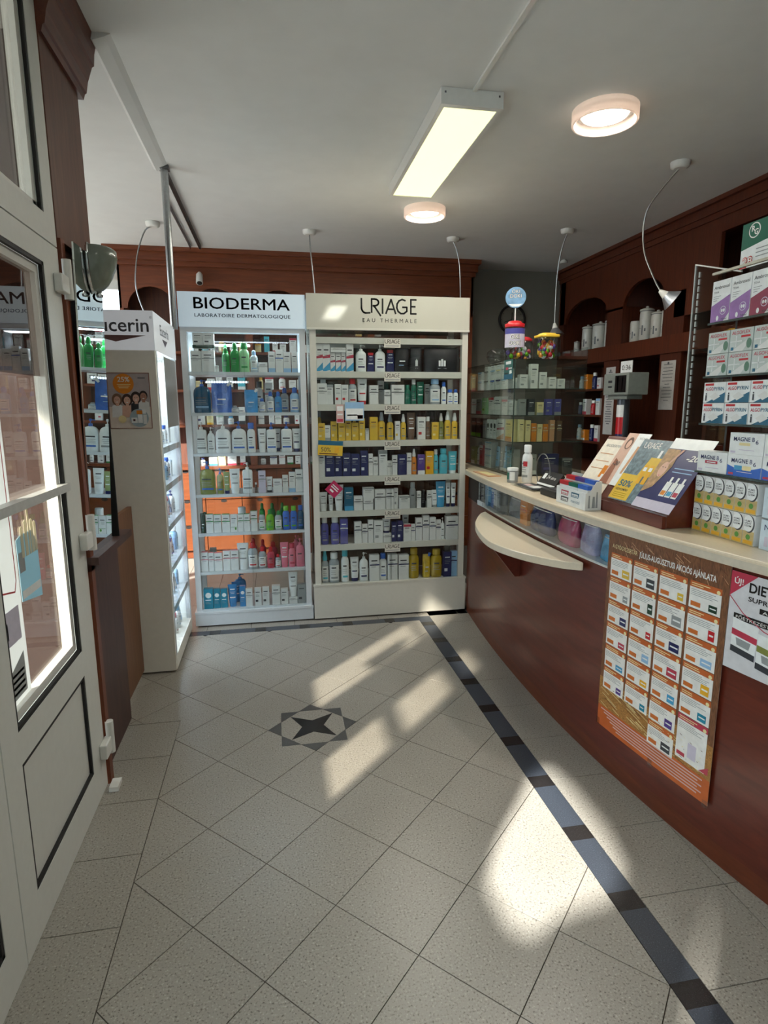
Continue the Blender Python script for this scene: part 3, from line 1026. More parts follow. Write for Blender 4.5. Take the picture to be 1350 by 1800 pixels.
# unseen window papers by the viewer, added for fill; gap shapes a sun patch
w3 = box('window_3', -0.29, -0.284, -3.1, -1.5, 0.5, 2.45, GLASS); struct(w3)
SHEET = paper_translucent('added_light_paper', (228, 236, 242), 0.62)
def sheet_y(y, yn):
    return y
hole = [(-2.07, 1.27), (-2.05, 1.38), (-2.12, 1.42), (-2.30, 1.44), (-2.55, 1.44), (-2.68, 1.41), (-2.66, 1.34), (-2.57, 1.27), (-2.47, 1.18), (-2.43, 1.12), (-2.32, 1.075), (-2.15, 1.065), (-2.09, 1.13)]
sh = MB()
ring_o = []
cyh, czh = -2.33, 1.27
for (y, z) in hole:
    dy, dz = y - cyh, z - czh
    t = min((0.78 if dy > 0 else 0.70) / abs(dy) if abs(dy) > 1e-6 else 1e9, (1.13 if dz > 0 else 0.72) / abs(dz) if abs(dz) > 1e-6 else 1e9)
    ring_o.append((cyh + dy * t, czh + dz * t))
n = len(hole)
vv = [(-0.281, y, z) for y, z in hole] + [(-0.281, y, z) for y, z in ring_o]
sh.add(vv, [(i, (i + 1) % n, n + (i + 1) % n, n + i) for i in range(n)], SHEET)
for (y0, y1, z0, z1) in ((-1.9, -1.5, 1.9, 2.45), (-3.1, -2.7, 1.9, 2.45), (-3.1, -2.8, 0.5, 0.8), (-1.8, -1.5, 0.5, 0.8)):
    sh.add([(-0.279, y0, z0), (-0.279, y1, z0), (-0.279, y1, z1), (-0.279, y0, z1)], [(0, 1, 2, 3)], SHEET)
sh.build('added_light_paper', w3)

aw = box('added_sun_awning', -2.05, -0.34, -5.3, 0.55, 2.98, 3.03, mat('sun_blocker_cloth', (120, 84, 66), .8, noise=.1)); tag(aw, 'unseen brown awning added to block sun above the entrance doors', 'awning')  # unseen, added to keep high sun off the counter and cabinets
MB().box(-2.06, -2.045, -5.3, 0.55, 2.84, 2.98, mat('sun_blocker_cloth', (120, 84, 66), .8, noise=.1)).build('added_valance', aw)
aw2 = box('added_sun_awning', -2.6, -1.62, 0.6, 4.2, 2.98, 3.03, mat('sun_blocker_cloth', (120, 84, 66), .8, noise=.1)); tag(aw2, 'unseen brown awning added to block sun above the bright side window', 'awning')  # second unseen one, added to cut the sun on the back drawers
w5 = box('added_fill_window', -0.29, -0.284, -5.1, -3.3, 0.5, 2.45, GLASS); struct(w5)  # extra papered window out of view, added for diffuse fill light
MB().box(-0.282, -0.281, -5.1, -3.3, 0.5, 2.45, SHEET).build('added_light_paper', w5)
# far building and street outside
st = box('street_pavement', -14, -0.33, -12, 30, -0.3, -0.12, mat('pavement', (150, 146, 140), 0.9, noise=0.15, scale=6)); struct(st)
BRICK = mat('brown_render', (150, 104, 84), 0.9, noise=0.12, scale=3)
ob = box('opposite_building', -6.0, -4.0, 4.5, 11.0, -0.12, 9.0, BRICK)
tag(ob, 'brown rendered building seen through the entrance door glass', 'building')
for k in range(2):
    for f in range(3):
        q = MB().box(-4.03, -3.98, 5.5 + 2.2 * k, 6.5 + 2.2 * k, 0.8 + 2.8 * f, 2.4 + 2.8 * f, mat('far_window', (96, 84, 80), 0.3)).build('window', ob)

# ------------------------------------------------------------------ entrance doors in the shop front (plane x = -0.215)
XD = -0.215
def door_leaf(name, y_near, y_far, hinge_far):
    d = empty(name, (XD, (y_near + y_far) / 2, 0.01), kind='structure')
    g0, g1 = y_near + 0.105, y_far - 0.150 if hinge_far else y_far - 0.105
    zb, zg0, zg1, zt = 0.012, 0.645, 1.985, 2.06
    xi, xo = XD, XD - 0.065
    box('stile', xo, xi, y_near + 0.003, g0, zb, zt, PVC, d)
    box('stile', xo, xi, g1, y_far - 0.003, zb, zt, PVC, d)
    box('bottom_rail', xo, xi, g0, g1, zb, 0.15, PVC, d)
    box('middle_rail', xo, xi, g0, g1, 0.55, zg0, PVC, d)
    box('top_rail', xo, xi, g0, g1, zg1, zt, PVC, d)
    # infill panel with its dark gasket
    gk = MB()
    for (a, b, c, e) in ((g0, g0 + .012, .15, .55), (g1 - .012, g1, .15, .55), (g0, g1, .15, .162), (g0, g1, .538, .55)):
        gk.box(xi - 0.012, xi - 0.002, a, b, c, e, GASKET)
    for (a, b, c, e) in ((g0, g0 + .012, zg0, zg1), (g1 - .012, g1, zg0, zg1), (g0, g1, zg0, zg0 + .012), (g0, g1, zg1 - .012, zg1)):
        gk.box(xi - 0.014, xi - 0.002, a, b, c, e, GASKET)
    gk.build('gasket', d)
    box('infill_panel', xi - 0.03, xi - 0.012, g0 + .012, g1 - .012, .162, .538, PVC, d)
    gb = MB()
    W1, W2 = 0.012, 0.040
    for (a, b, c, e) in ((g0 + W1, g0 + W2, zg0 + W1, zg1 - W1), (g1 - W2, g1 - W1, zg0 + W1, zg1 - W1), (g0 + W2, g1 - W2, zg0 + W1, zg0 + W2), (g0 + W2, g1 - W2, zg1 - W2, zg1 - W1)):
        gb.box(xi - 0.045, xi - 0.016, a, b, c, e, WHITE_LACQUER)
    gb.build('glazing_bead', d)
    pane = box('pane', xi - 0.040, xi - 0.034, g0 + .012, g1 - .012, zg0 + .012, zg1 - .012, DOORGLASS, d)
    box('push_bar', xi - 0.02, xi + 0.012, g0 - 0.01, g1 + 0.01, 1.235, 1.262, mat('white_bar', (200, 202, 200), 0.3), d)
    # fixed light over the leaf
    box('transom', xo, xi, y_near + 0.003, y_far - 0.003, 2.065, 2.15, PVC, d)
    box('fanlight_stile', xo, xi, y_near + 0.003, g0, 2.15, 2.93, PVC, d)
    box('fanlight_stile', xo, xi, g1 + 0.05, y_far - 0.003, 2.15, 2.93, PVC, d)
    fg = MB()
    fg.box(xi - 0.014, xi - 0.002, g1 + .038, g1 + .05, 2.15, 2.93, GASKET).box(xi - 0.045, xi - 0.016, g1 + .01, g1 + .036, 2.15, 2.93, WHITE_LACQUER)
    fg.box(xi - 0.045, xi - 0.016, g0, g1 + .05, 2.15, 2.175, WHITE_LACQUER)
    fg.build('fanlight_bead', d)
    box('fanlight_pane', xi - 0.040, xi - 0.034, g0, g1 + .05, 2.15, 2.93, DOORGLASS, d)
    return d, g0, g1
DOORGLASS = thin_glass('door_glass', (216, 214, 208), 2.2)
d1, g0, g1 = door_leaf('door_1', -0.69, 0.125, True)
d2, h0, h1 = door_leaf('door_2', -1.40, -0.69, False)
# hinges on the far edge
for z in (0.20, 1.045, 1.955):
    hg = MB()
    hg.box(XD, XD + 0.028, 0.055, 0.135, z - 0.045, z + 0.015, WHITE_LACQUER)
    hg.build('hinge', d1, bevel=0.004)
    MB().tube([(XD + 0.02, 0.140, z - 0.06), (XD + 0.02, 0.140, z + 0.075)], 0.016, WHITE_LACQUER, 12).build('hinge_pin', d1)
ds = box('door_stop', -0.20, -0.165, 0.075, 0.14, 0.001, 0.02, WHITE_LACQUER)
tag(ds, 'small white plastic wedge on the floor under the lowest door hinge', 'door stop')
# posters and stickers on the door glass (outer face of the far leaf)
def glass_sheet(name, y0, y1, z0, z1, m, x=None):
    return MB().box((x or XD - 0.033), (x or XD - 0.033) + 0.0012, y0, y1, z0, z1, m)
LIGHT_PAPER = paper_translucent('thin_white_paper', (236, 240, 242), 0.45)
ps = glass_sheet('s', -0.575, -0.395, 0.67, 1.56, LIGHT_PAPER).build('notice_sheet', None, (XD, -0.5, 0.7))
tag(ps, 'white opening notice with thin red frame stuck on the door glass', 'notice')
pr = MB(); fnp = plane_fn((XD - 0.0312, 0, 0), (0, 1, 0), (0, 0, 1))
RED = mat('print_redline', (196, 60, 66), 0.5)
stroke(pr, fnp, [(-0.57, 1.03), (-0.43, 1.0), (-0.415, 1.03), (-0.415, 1.5), (-0.43, 1.52), (-0.57, 1.52)], 0.005, RED)
pr.build('red_frame', ps)
pr = MB()
rect(pr, fnp, -0.57, 0.86, -0.42, 0.96, C('lilac')); rect(pr, fnp, -0.55, 0.88, -0.5, 0.93, C('navy')); pr.build('printed_picture', ps); pr = MB()
poly(pr, fnp, [(-0.57, 0.70), (-0.42, 0.70), (-0.42, 0.82), (-0.57, 0.76)], C('grey'))
for k in range(4): rect(pr, fnp, -0.56, 0.712 + .018 * k, -0.43, 0.720 + .018 * k, C('white'))
pr.build('printed_box', ps)
# hand-cleaning sticker: cuffed hand with pale blue sleeve
hs = MB(); fnh = plane_fn((XD - 0.033, 0, 0), (0, 1, 0), (0, 0, 1))
PALEBLUE = paper_translucent('pale_blue_sticker', (170, 206, 220), 0.3)
SKIN = paper_translucent('cream_sticker', (226, 220, 196), 0.3)
body = [(-0.385, 0.955), (-0.235, 0.93), (-0.235, 1.10), (-0.27, 1.15), (-0.35, 1.15), (-0.385, 1.14)]
hs.slab(body, (XD - 0.033, 0, 0), (0, 1, 0), (0, 0, 1), (1, 0, 0), 0.001, PALEBLUE)
hnd = hs.build('hand_sticker', None, (XD, -0.32, 0.93)); tag(hnd, 'pale blue sticker of a raised hand on the door glass', 'sticker')
fg = MB()
for k, (y, ztop, w) in enumerate(((-0.345, 1.175, .02), (-0.315, 1.19, .02), (-0.29, 1.225, .012), (-0.268, 1.185, .02), (-0.245, 1.175, .018))):
    fg.slab([(y - w / 2, 1.08), (y + w / 2, 1.08), (y + w / 2, ztop - .006), (y, ztop), (y - w / 2, ztop - .006)], (XD - 0.0318, 0, 0), (0, 1, 0), (0, 0, 1), (1, 0, 0), 0.001, SKIN)
fg.build('fingers', hnd)
fg = MB(); rect(fg, plane_fn((XD - 0.0315, 0, 0), (0, 1, 0), (0, 0, 1)), -0.38, 0.96, -0.24, 0.985, C('white')); rect(fg, plane_fn((XD - 0.0315, 0, 0), (0, 1, 0), (0, 0, 1)), -0.38, 1.04, -0.34, 1.10, C('grey')); fg.build('caption', hnd)
# papers on the nearer leaf leave only narrow gaps for the sun
for (z0, z1, y0, y1, lab) in ((0.915, 1.0, -1.30, -0.79, 'narrow white paper strip low on the nearer door glass'), (1.285, 1.35, -1.30, -0.79, 'narrow white paper strip at mid height on the nearer door glass'),
                              (1.42, 1.97, -1.30, -0.79, 'large white paper sheet high on the nearer door glass'), (0.66, 1.42, -1.30, -1.115, 'tall white paper sheet on the near side of the nearer door glass')):
    q = glass_sheet('s', y0, y1, z0, z1, LIGHT_PAPER, XD - 0.033 if z1 - z0 < .6 else XD - 0.0315).build('notice_sheet', None, (XD, (y0 + y1) / 2, z0)); tag(q, lab, 'notice')
q = glass_sheet('s', -0.44, -0.06, 1.62, 1.95, thin_glass('tinted_film', (200, 190, 186), 2.0), XD - 0.0325).build('window_film', None, (XD, -0.25, 1.62)); tag(q, 'clear tinted film strip at the top of the far door glass', 'film')

# ------------------------------------------------------------------ pilaster, mirror, ledge, low panels
pil = empty('pilaster', (-0.26, 0.32, 0), 'tall cherry wood pilaster with crown moulding between door and mirror', 'pilaster')
box('board', -0.29, -0.215, 0.135, 0.545, 2.10, 2.93, PILW, pil)
box('side_board', -0.29, -0.205, 0.135, 0.175, 0.0, 2.10, CHERRY, pil)
box('back_board', -0.29, -0.245, 0.175, 0.545, 0.95, 2.10, PILW, pil)
cm = MB()
cm.slab([(0, 2.735), (.087, 2.735), (.093, 2.755), (.100, 2.76), (.108, 2.80), (.128, 2.855), (.136, 2.86), (.140, 2.90), (.152, ZC), (0, ZC)], (-0.29, 0.13, 0), (1, 0, 0), (0, 0, 1), (0, 1, 0), .455, CHERRY_Y)
cm.build('crown_moulding', pil)
mr = MB()
z0, z1 = 0.955, 2.10
def xm(z): return -0.214 + (z - 0.72) * 0.027
mr.add([(xm(z0), 0.178, z0), (xm(z0), 0.500, z0), (xm(z1), 0.527, z1), (xm(z1), 0.178, z1),
        (xm(z0) - .006, 0.178, z0), (xm(z0) - .006, 0.500, z0), (xm(z1) - .006, 0.527, z1), (xm(z1) - .006, 0.178, z1)],
       [(0, 1, 2, 3), (7, 6, 5, 4), (0, 4, 5, 1), (1, 5, 6, 2), (2, 6, 7, 3), (3, 7, 4, 0)], MIRROR)
mo = mr.build('wall_mirror', None, (-0.2, 0.34, z0)); tag(mo, 'tall narrow mirror standing on the wooden ledge beside the door', 'mirror')
MB().box(-0.243, xm(1.5) + 0.001, 0.520, 0.528, z0, z1, GASKET).build('edge_seal', mo)
lp = empty('low_wall_panel', (-0.26, 0.4, 0.02), 'dark brown low wooden panel with moulded ledge under the mirror', 'panel')
box('panel_board', -0.285, -0.237, 0.165, 0.645, 0.012, 0.90, DARKWOOD, lp)
box('end_post', -0.285, -0.228, 0.14, 0.20, 0.012, 0.90, DARKWOOD, lp)
lg = MB().box(-0.29, -0.205, 0.135, 0.66, 0.90, 0.925, DARKWOOD).box(-0.29, -0.175, 0.13, 0.675, 0.925, 0.955, DARKWOOD)
lg.build('ledge', lp)
bp = box('brown_side_panel', -0.30, -0.278, 0.67, 1.158, 0.03, 0.975, OAKBROWN)
tag(bp, 'plain light brown board standing between mirror ledge and cream cabinet', 'panel')
MB().box(-0.30, -0.278, 0.67, 1.158, 0.975, 0.985, OAKBROWN).build('edge_strip', bp)
# sconce with grey half dome, mounted on the mirror
sc = empty('wall_sconce', (-0.17, 0.36, 2.0), 'grey half-dome wall sconce with chrome rim fixed to the mirror', 'lamp')
dm = MB(); DOME = mat('grey_glass_dome', (120, 128, 116), 0.22, noise=0.05, coat=0.5)
prof_ = [(1.965, .012, .016), (1.972, .028, .034), (1.99, .046, .052), (2.02, .064, .066), (2.055, .078, .075), (2.09, .085, .079), (2.118, .082, .078), (2.128, .07, .07)]
sg_ = 16; vsd = []; fsd = []
for z, a_, b_ in prof_:
    for i in range(sg_ + 1):
        t = -math.pi / 2 + math.pi * i / sg_
        vsd.append((xm(z) + .012 + a_ * math.cos(t), 0.385 + b_ * math.sin(t), z))
for k in range(len(prof_) - 1):
    for i in range(sg_):
        q = k * (sg_ + 1) + i
        fsd.append((q, q + 1, q + sg_ + 2, q + sg_ + 1))
dm.add(vsd, fsd, DOME, True); dm.add(vsd[-(sg_ + 1):], [tuple(range(sg_ + 1))], DOME); dm.build('dome', sc)
rg = MB(); rg.tube([(xm(z) + .008, 0.385 + sd * (b_ + .003), z) for sd, seq in ((1, prof_), (-1, prof_[::-1])) for z, a_, b_ in seq], 0.006, CHROME, 8); rg.build('rim', sc)
MB().box(xm(2.05) + 0.0015, xm(2.05) + .010, 0.33, 0.44, 1.99, 2.135, WHITE_LACQUER).build('wall_plate', sc)
MB().loft([(0, .012, .012, 2), (.008, .014, .014, 2), (.02, .008, .008, 2)], CHROME, 12, (-0.155, 0.385, 1.946)).build('finial', sc)

# ------------------------------------------------------------------ panelled wall shelving behind the cabinets
YB = 3.86          # face of the back shelving
def bay_frieze(mb, fn, u0, u1, z_spring, z_arch, z_top, m, margin=0.05, seg=12):
    """Front board of one bay with an arched opening below."""
    a0, a1 = u0 + margin, u1 - margin
    c, r = (a0 + a1) / 2, (a1 - a0) / 2
    pts = [(c - r * math.cos(math.pi * i / seg), z_spring + (z_arch - z_spring) * math.sin(math.pi * i / seg)) for i in range(seg + 1)]
    mb.add([fn(u0, z_spring), fn(a0, z_spring), fn(a0, z_top), fn(u0, z_top)], [(0, 1, 2, 3)], m)
    mb.add([fn(a1, z_spring), fn(u1, z_spring), fn(u1, z_top), fn(a1, z_top)], [(0, 1, 2, 3)], m)
    for p, q in zip(pts[:-1], pts[1:]):
        mb.add([fn(p[0], p[1]), fn(q[0], q[1]), fn(q[0], z_top), fn(p[0], z_top)], [(0, 1, 2, 3)], m)
        d = 0.03
        mb.add([fn(p[0], p[1], d), fn(q[0], q[1], d), fn(q[0], q[1]), fn(p[0], p[1])], [(0, 1, 2, 3)], m)
bs = empty('back_shelving', (0.8, 4.0, 0), 'cherry wood wall shelving with arched niches and drawers behind the white cabinets', 'shelving')
XL, XE = -0.86, 2.56
edges = [-0.86, -0.30, 0.30, 0.90, 1.50, 2.04, 2.56]
fr = MB()
fb = lambda u, z, d=0.0: (u, YB + d, z)
for u0, u1 in zip(edges[:-1], edges[1:]):
    bay_frieze(fr, fb, u0, u1, 2.42, 2.62, 2.84, CHERRY_H, 0.07)
fr.box(XL, XL + 0.02, YB, 4.15, 0.0, 2.84, CHERRY); fr.box(XE - 0.02, XE, YB, 4.15, 0.0, 2.84, CHERRY)
fr.build('frieze', bs)
cn = MB()
for z0, z1, e in ((2.80, 2.84, .02), (2.84, 2.91, .05), (2.91, ZC, .09)):
    cn.box(XL - e, XE + e * .5, YB - e - .02, 4.16, z0, z1, CHERRY_H)
cn.build('cornice', bs)
box('back_panel', XL, XE, 4.12, 4.15, 0, 2.9, wood('niche_back', (70, 34, 20), (98, 52, 30), 0.6), bs)
for u in edges:
    box('upright', max(u - 0.035, XL), min(u + 0.035, XE), YB - 0.001, 4.12, 0.0, 2.42, CHERRY, bs)
for z in (1.34, 1.68, 2.04):
    box('shelf', XL + .02, XE - .02, YB + 0.02, 4.12, z - 0.025, z, CHERRY_H, bs)
box('counter_board', XL, XE, YB - 0.05, 4.12, 0.905, 0.935, CHERRY_H, bs)
DRAW = wood('drawer_front_wood', (102, 50, 22), (124, 64, 30), 0.4, axis=0)
ux = [-0.86, -0.545, -0.19, 0.165, 0.52, 0.875, 1.23, 1.585, 1.94, 2.295, 2.56]
zz = [0.08, 0.34, 0.60, 0.90]
for u0, u1 in zip(ux[:-1], ux[1:]):
    for z0, z1 in zip(zz[:-1], zz[1:]):
        dr = box('drawer', u0 + .004, u1 - .004, YB - 0.018, YB + 0.0, z0 + .004, z1 - .004, DRAW, bs)
        ng = MB(); disc(ng, plane_fn(((u0 + u1) / 2, YB - 0.0185, z1 - 0.012), (1, 0, 0), (0, 0, 1)), 0, -0.004, 0.03, mat('finger_hole', (24, 12, 8), 0.8), 16, 0.016)
        ng.build('finger_pull', dr)
box('plinth', XL, XE, YB + 0.02, YB + 0.05, 0.0, 0.08, CHERRY_H, bs)
# stock standing on the back shelves, seen through the cabinets
BACKCOLS = [('paper', 'red'), ('paper', 'cyan'), ('paper', 'charcoal'), ('paper', 'green'), ('turq', 'white'), ('white', 'rose'), ('cream', 'amber'), ('paper', 'navy')]
nb = 0
for z, hs_, names in ((0.935, (.07, .12), 'counter board'), (1.34, (.08, .17), 'lowest open shelf'), (1.68, (.08, .17), 'middle open shelf'), (2.04, (.07, .16), 'top open shelf')):
    x = -0.24
    k = 0
    while x < 2.3:
        rnd = random.Random(int(z * 100) * 37 + k)
        w = rnd.uniform(.05, .085); h = rnd.uniform(*hs_)
        if all(abs(x + w / 2 - u) > 0.035 + w / 2 + .004 for u in edges) and (x < 0.9 or rnd.random() < .75):
            b_, a_ = BACKCOLS[rnd.randrange(8)]
            if rnd.random() < .72:
                o = carton(w, h, .06, b_, a_, k)
                kk = 'carton'
            else:
                o = bottle('cyl', w * .8, h, b_, a_, '', k); kk = 'bottle'
            o.location = (x + w / 2, YB + 0.07, z + .0005)
            tag(o, '%s %s, %s from left on %s of back wall shelving' % (cw(b_), kk, ORD[k], names), kk, 'stock on the back wall shelving')
            k += 1
            x += w + rnd.uniform(.006, .05)
            if k > 18: break
        else:
            x += .03
# security camera on the frieze
cmr = empty('security_camera', (-0.126, YB, 2.748), 'small white bullet security camera on the wooden frieze', 'camera')
MB().loft([(0, .038, .038, 2), (.012, .036, .036, 2)], WHITE_LACQUER, 18, (0, 0, 0)).build('base', cmr)
cmr.children[0].rotation_euler = (math.radians(90), 0, 0)
cb = MB(); cb.tube([(-0.126, YB - 0.012, 2.745), (-0.126, YB - 0.035, 2.74), (-0.126, YB - 0.045, 2.725), (-0.124, YB - 0.095, 2.645)], [.016, .018, .03, .032], WHITE_LACQUER, 14); cb.build('body', cmr)
MB().tube([(-0.124, YB - 0.0955, 2.6442), (-0.124, YB - 0.0975, 2.641)], .024, BLACK_TXT, 14).build('lens', cmr)
# detector bead and clock on the grey wall
ck = empty('wall_clock', (3.108, 4.15, 2.44), 'round black-rimmed wall clock on the grey back wall', 'clock')
MB().tube([(3.108 + 0.145 * math.cos(t * math.pi / 18), 4.14, 2.44 + 0.145 * math.sin(t * math.pi / 18)) for t in range(37)], 0.013, mat('clock_rim', (24, 22, 22), 0.5), 8).build('rim', ck)
fm = MB(); disc(fm, plane_fn((3.108, 4.152, 2.44), (1, 0, 0), (0, 0, 1)), 0, 0, 0.142, GREYW, 30); fm.build('face', ck)
fm = MB(); fnk = plane_fn((3.108, 4.148, 2.44), (1, 0, 0), (0, 0, 1)); stroke(fm, fnk, [(0, 0), (0.0, 0.075)], .008, BLACK_TXT); stroke(fm, fnk, [(0, 0), (-0.09, -0.03)], .006, BLACK_TXT)
for t in range(12): rect(fm, fnk, 0.118 * math.cos(t * math.pi / 6) - .004, 0.118 * math.sin(t * math.pi / 6) - .004, 0.118 * math.cos(t * math.pi / 6) + .004, 0.118 * math.sin(t * math.pi / 6) + .004, BLACK_TXT)
fm.build('hands', ck)
sn_ = MB().loft([(0, .03, .03, 2), (.02, .03, .03, 2), (.03, .02, .02, 2)], WHITE_LACQUER, 16).build('motion_sensor', None); sn_.location = (XE + .001, 3.95, 2.47); sn_.rotation_euler = (0, math.pi / 2, 0); tag(sn_, 'small white motion sensor on the end of the back shelving', 'sensor')
MB().loft([(.03, .008, .008, 2), (.034, .006, .006, 2)], BLACK_TXT, 10).build('sensor_eye', sn_)
det = MB().loft([(0, .04, .04, 2), (.02, .038, .038, 2), (.035, .02, .02, 2)], WHITE_LACQUER, 16).build('smoke_detector', None)
det.location = (3.42, 3.62, ZC - 0.036); tag(det, 'small white smoke detector on the ceiling by the right cornice', 'detector')

# right-hand shelving
XF = 3.66
rs = empty('right_shelving', (3.9, 2.6, 0), 'cherry wood wall shelving, darkened for dim light, with arched niches behind the counter', 'shelving')
fx = lambda u, z, d=0.0: (XF + d, u, z)
fr = MB()
bays = [(3.03, 4.12), (2.18, 3.03)]
for u0, u1 in bays:
    bay_frieze(fr, fx, u0, u1, 2.38, 2.58, 2.86, CHERRY_SHADED_Y, 0.13)
fr.box(XF, XF + 0.03, -0.6, 2.18, 2.72, 2.86, CHERRY_SHADED_Y); fr.box(XF, XF + 0.03, 1.72, 2.18, 2.2, 2.72, CHERRY_SHADED_Y)
fr.build('frieze', rs)
cn = MB()
for z0, z1, e in ((2.82, 2.86, .015), (2.86, 2.92, .03), (2.92, ZC, .06)):
    cn.box(XF - e, 4.2, -0.6, 4.15, z0, z1, CHERRY_SHADED_Y)
cn.build('cornice', rs)
box('back_panel', 4.14, 4.19, -0.6, 4.15, 0, 2.9, wood('niche_back_shaded', (60, 28, 18), (86, 42, 26), 0.6), rs)  # niche back in a darkened copy too, for the dim side
for y0, y1 in ((2.90, 3.16), (2.05, 2.31), (4.02, 4.15), (1.70, 1.74), (0.6, 0.8)):
    box('upright', XF, 4.14, y0, y1, 0, 2.86 if y0 > 4 else 2.40, CHERRY_SHADED, rs)
box('ledge', XF - 0.015, 4.14, 0.6, 4.1, 1.93, 2.07, CHERRY_SHADED_Y, rs)
for z in (1.15, 1.42, 1.68):
    box('shelf', XF + 0.05, 4.14, 3.16, 4.02, z - .02, z, CHERRY_SHADED_Y, rs)
box('work_board', XF - 0.35, 4.14, 0.8, 4.02, 0.88, 0.92, CHERRY_SHADED_Y, rs)
box('grey_door', 3.98, 4.0, 2.33, 2.62, 0.92, 1.9, mat('grey_panel', (104, 108, 106), 0.7), rs)
box('base_cupboards', XF - 0.3, XF - 0.28, 0.8, 4.02, 0.05, 0.88, CHERRY_SHADED, rs)
# white apothecary jars on the ledge
PORC = mat('porcelain', (196, 196, 188), 0.25, noise=0.04, coat=0.3)
PATT = mat('porcelain_pattern', (88, 92, 96), 0.4)
def apoth(y, r, h, knob, label, x=3.76):
    mb = MB()
    hb = h * (0.86 if knob else 1.0)
    mb.loft([(0, r * .9, r * .9, 2), (.006, r, r, 2), (hb * .9, r, r, 2), (hb, r * .94, r * .94, 2)], PORC, 18)
    o = thing(mb, 'apothecary_jar')
    o.location = (x, y, 2.0705)
    if knob:
        k = MB(); k.loft([(hb, r * 1.06, r * 1.06, 2), (hb + h * .04, r * 1.06, r * 1.06, 2), (hb + h * .075, r * .62, r * .62, 2), (hb + h * .09, r * .2, r * .2, 2), (hb + h * .12, r * .26, r * .26, 2), (h, r * .1, r * .1, 2)], PORC, 16)
        part(k, 'lid', o)
        rgm = MB(); rgm.loft([(hb - .006, r * 1.01, r * 1.01, 2), (hb - .001, r * 1.01, r * 1.01, 2)], PATT, 18, cap=False); part(rgm, 'lid_seam', o)
    p = MB()
    for q in range(5):
        t = math.pi + (-0.9 + 0.4 * q)
        p.arc([(hb * (.2 + .12 * (q % 3)), r + .0008, r + .0008, 2), (hb * (.42 + .1 * (q % 2)), r + .0008, r + .0008, 2)], PATT, t, t + .22, 3)
    part(p, 'painted_pattern', o)
    tag(o, label, 'jar', 'apothecary jars on the ledge')
apoth(2.83, .052, .19, False, 'short white lidless porcelain jar, leftmost in the right arched niche')
apoth(2.68, .058, .30, True, 'tallest white porcelain jar with knobbed lid in the right arched niche')
apoth(2.52, .056, .245, True, 'white porcelain jar with domed lid, right of the tallest jar')
apoth(2.425, .028, .225, False, 'slim white painted jar at right end of the right arched niche')
apoth(3.90, .03, .13, True, 'smallest white stoppered jar in the left arched niche')
apoth(3.68, .058, .27, True, 'tall plain white jar with knob in the left arched niche')
apoth(3.44, .075, .27, True, 'wide patterned white jar in the left arched niche')
apoth(3.27, .045, .28, True, 'slim patterned white jar at right end of the left arched niche')
# stock on the small shelves right of the glass showcase
k = 0
for z in (1.15, 1.42, 1.68):
    for q in range(5):
        rnd = random.Random(int(z * 100) + q)
        b_, a_ = (('paper', 'sky'), ('red', 'white'), ('paper', 'rose'), ('navy', 'white'), ('orange', 'white'))[(q + int(z * 10)) % 5]
        o = carton(.075, rnd.uniform(.09, .17), .06, b_, a_, k) if q % 2 else bottle('cyl', .06, rnd.uniform(.12, .18), b_, a_, '', k)
        o.location = (XF + .12, 3.26 + .13 * q, z + .0005); o.rotation_euler[2] = -math.pi / 2
        tag(o, '%s and %s %s, %s from right on %s shelf behind counter' % (cw(b_), cw(a_), 'carton' if q % 2 else 'bottle', ORD[q], {1.15: 'lower', 1.42: 'middle', 1.68: 'upper'}[z]), 'carton' if q % 2 else 'bottle', 'stock behind the counter')
        k += 1
# papers pinned on the uprights
PAPER = mat('notice_paper', (196, 194, 190), 0.7)
def pinned(y0, y1, z0, z1, lines, label, seed):
    o = MB().box(XF - 0.003, XF - 0.001, y0, y1, z0, z1, PAPER).build('pinned_notice', None, (XF, (y0 + y1) / 2, z0))
    tag(o, label, 'notice')
    p = MB(); fn = plane_fn((XF - 0.0035, y1, z0), (0, -1, 0), (0, 0, 1)); w = y1 - y0; h = z1 - z0
    rnd = random.Random(seed)
    for q in range(lines):
        v = h * (.92 - .8 * q / lines); l = rnd.uniform(.3, .78)
        rect(p, fn, w * (.5 - l / 2), v, w * (.5 + l / 2), v + h * .012, GREY_TXT)
    disc(p, fn, w * .5, h * .95, .012, GREY_TXT, 10)
    p.build('printed_lines', o)
pinned(2.95, 3.11, 1.24, 1.87, 22, 'long white notice sheet pinned on the wooden upright behind the counter', 3)
pinned(2.10, 2.28, 1.48, 1.87, 12, 'shorter white notice sheet pinned right of the till display', 5)
# till display on its column
td = empty('till_display', (3.35, 2.4, 0.92), 'grey till display on a column with a small number card on top', 'till')
TG = mat('till_grey', (138, 146, 140), 0.5)
tb = MB(); tb.box(3.28, 3.46, 2.14, 2.50, 1.60, 1.775, TG); tb.box(3.30, 3.44, 2.18, 2.46, 1.565, 1.60, TG); tb.build('housing', td, bevel=0.006)
sp = MB(); fnt = plane_fn((3.2795, 2.50, 1.60), (0, -1, 0), (0, 0, 1)); rect(sp, fnt, .17, .02, .33, .155, BLACK_TXT); rect(sp, fnt, .2, .03, .22, .15, C('grey')); rect(sp, fnt, .27, .04, .285, .14, C('grey'))
rect(sp, fnt, .07, .10, .13, .12, C('charcoal')); rect(sp, fnt, .07, .06, .13, .075, C('charcoal')); sp.build('screen', td)
MB().tube([(3.37, 2.33, 0.93), (3.37, 2.33, 1.57)], .05, mat('till_column', (92, 100, 108), 0.35, metal=0.4), 16).build('column', td)
sp = MB()
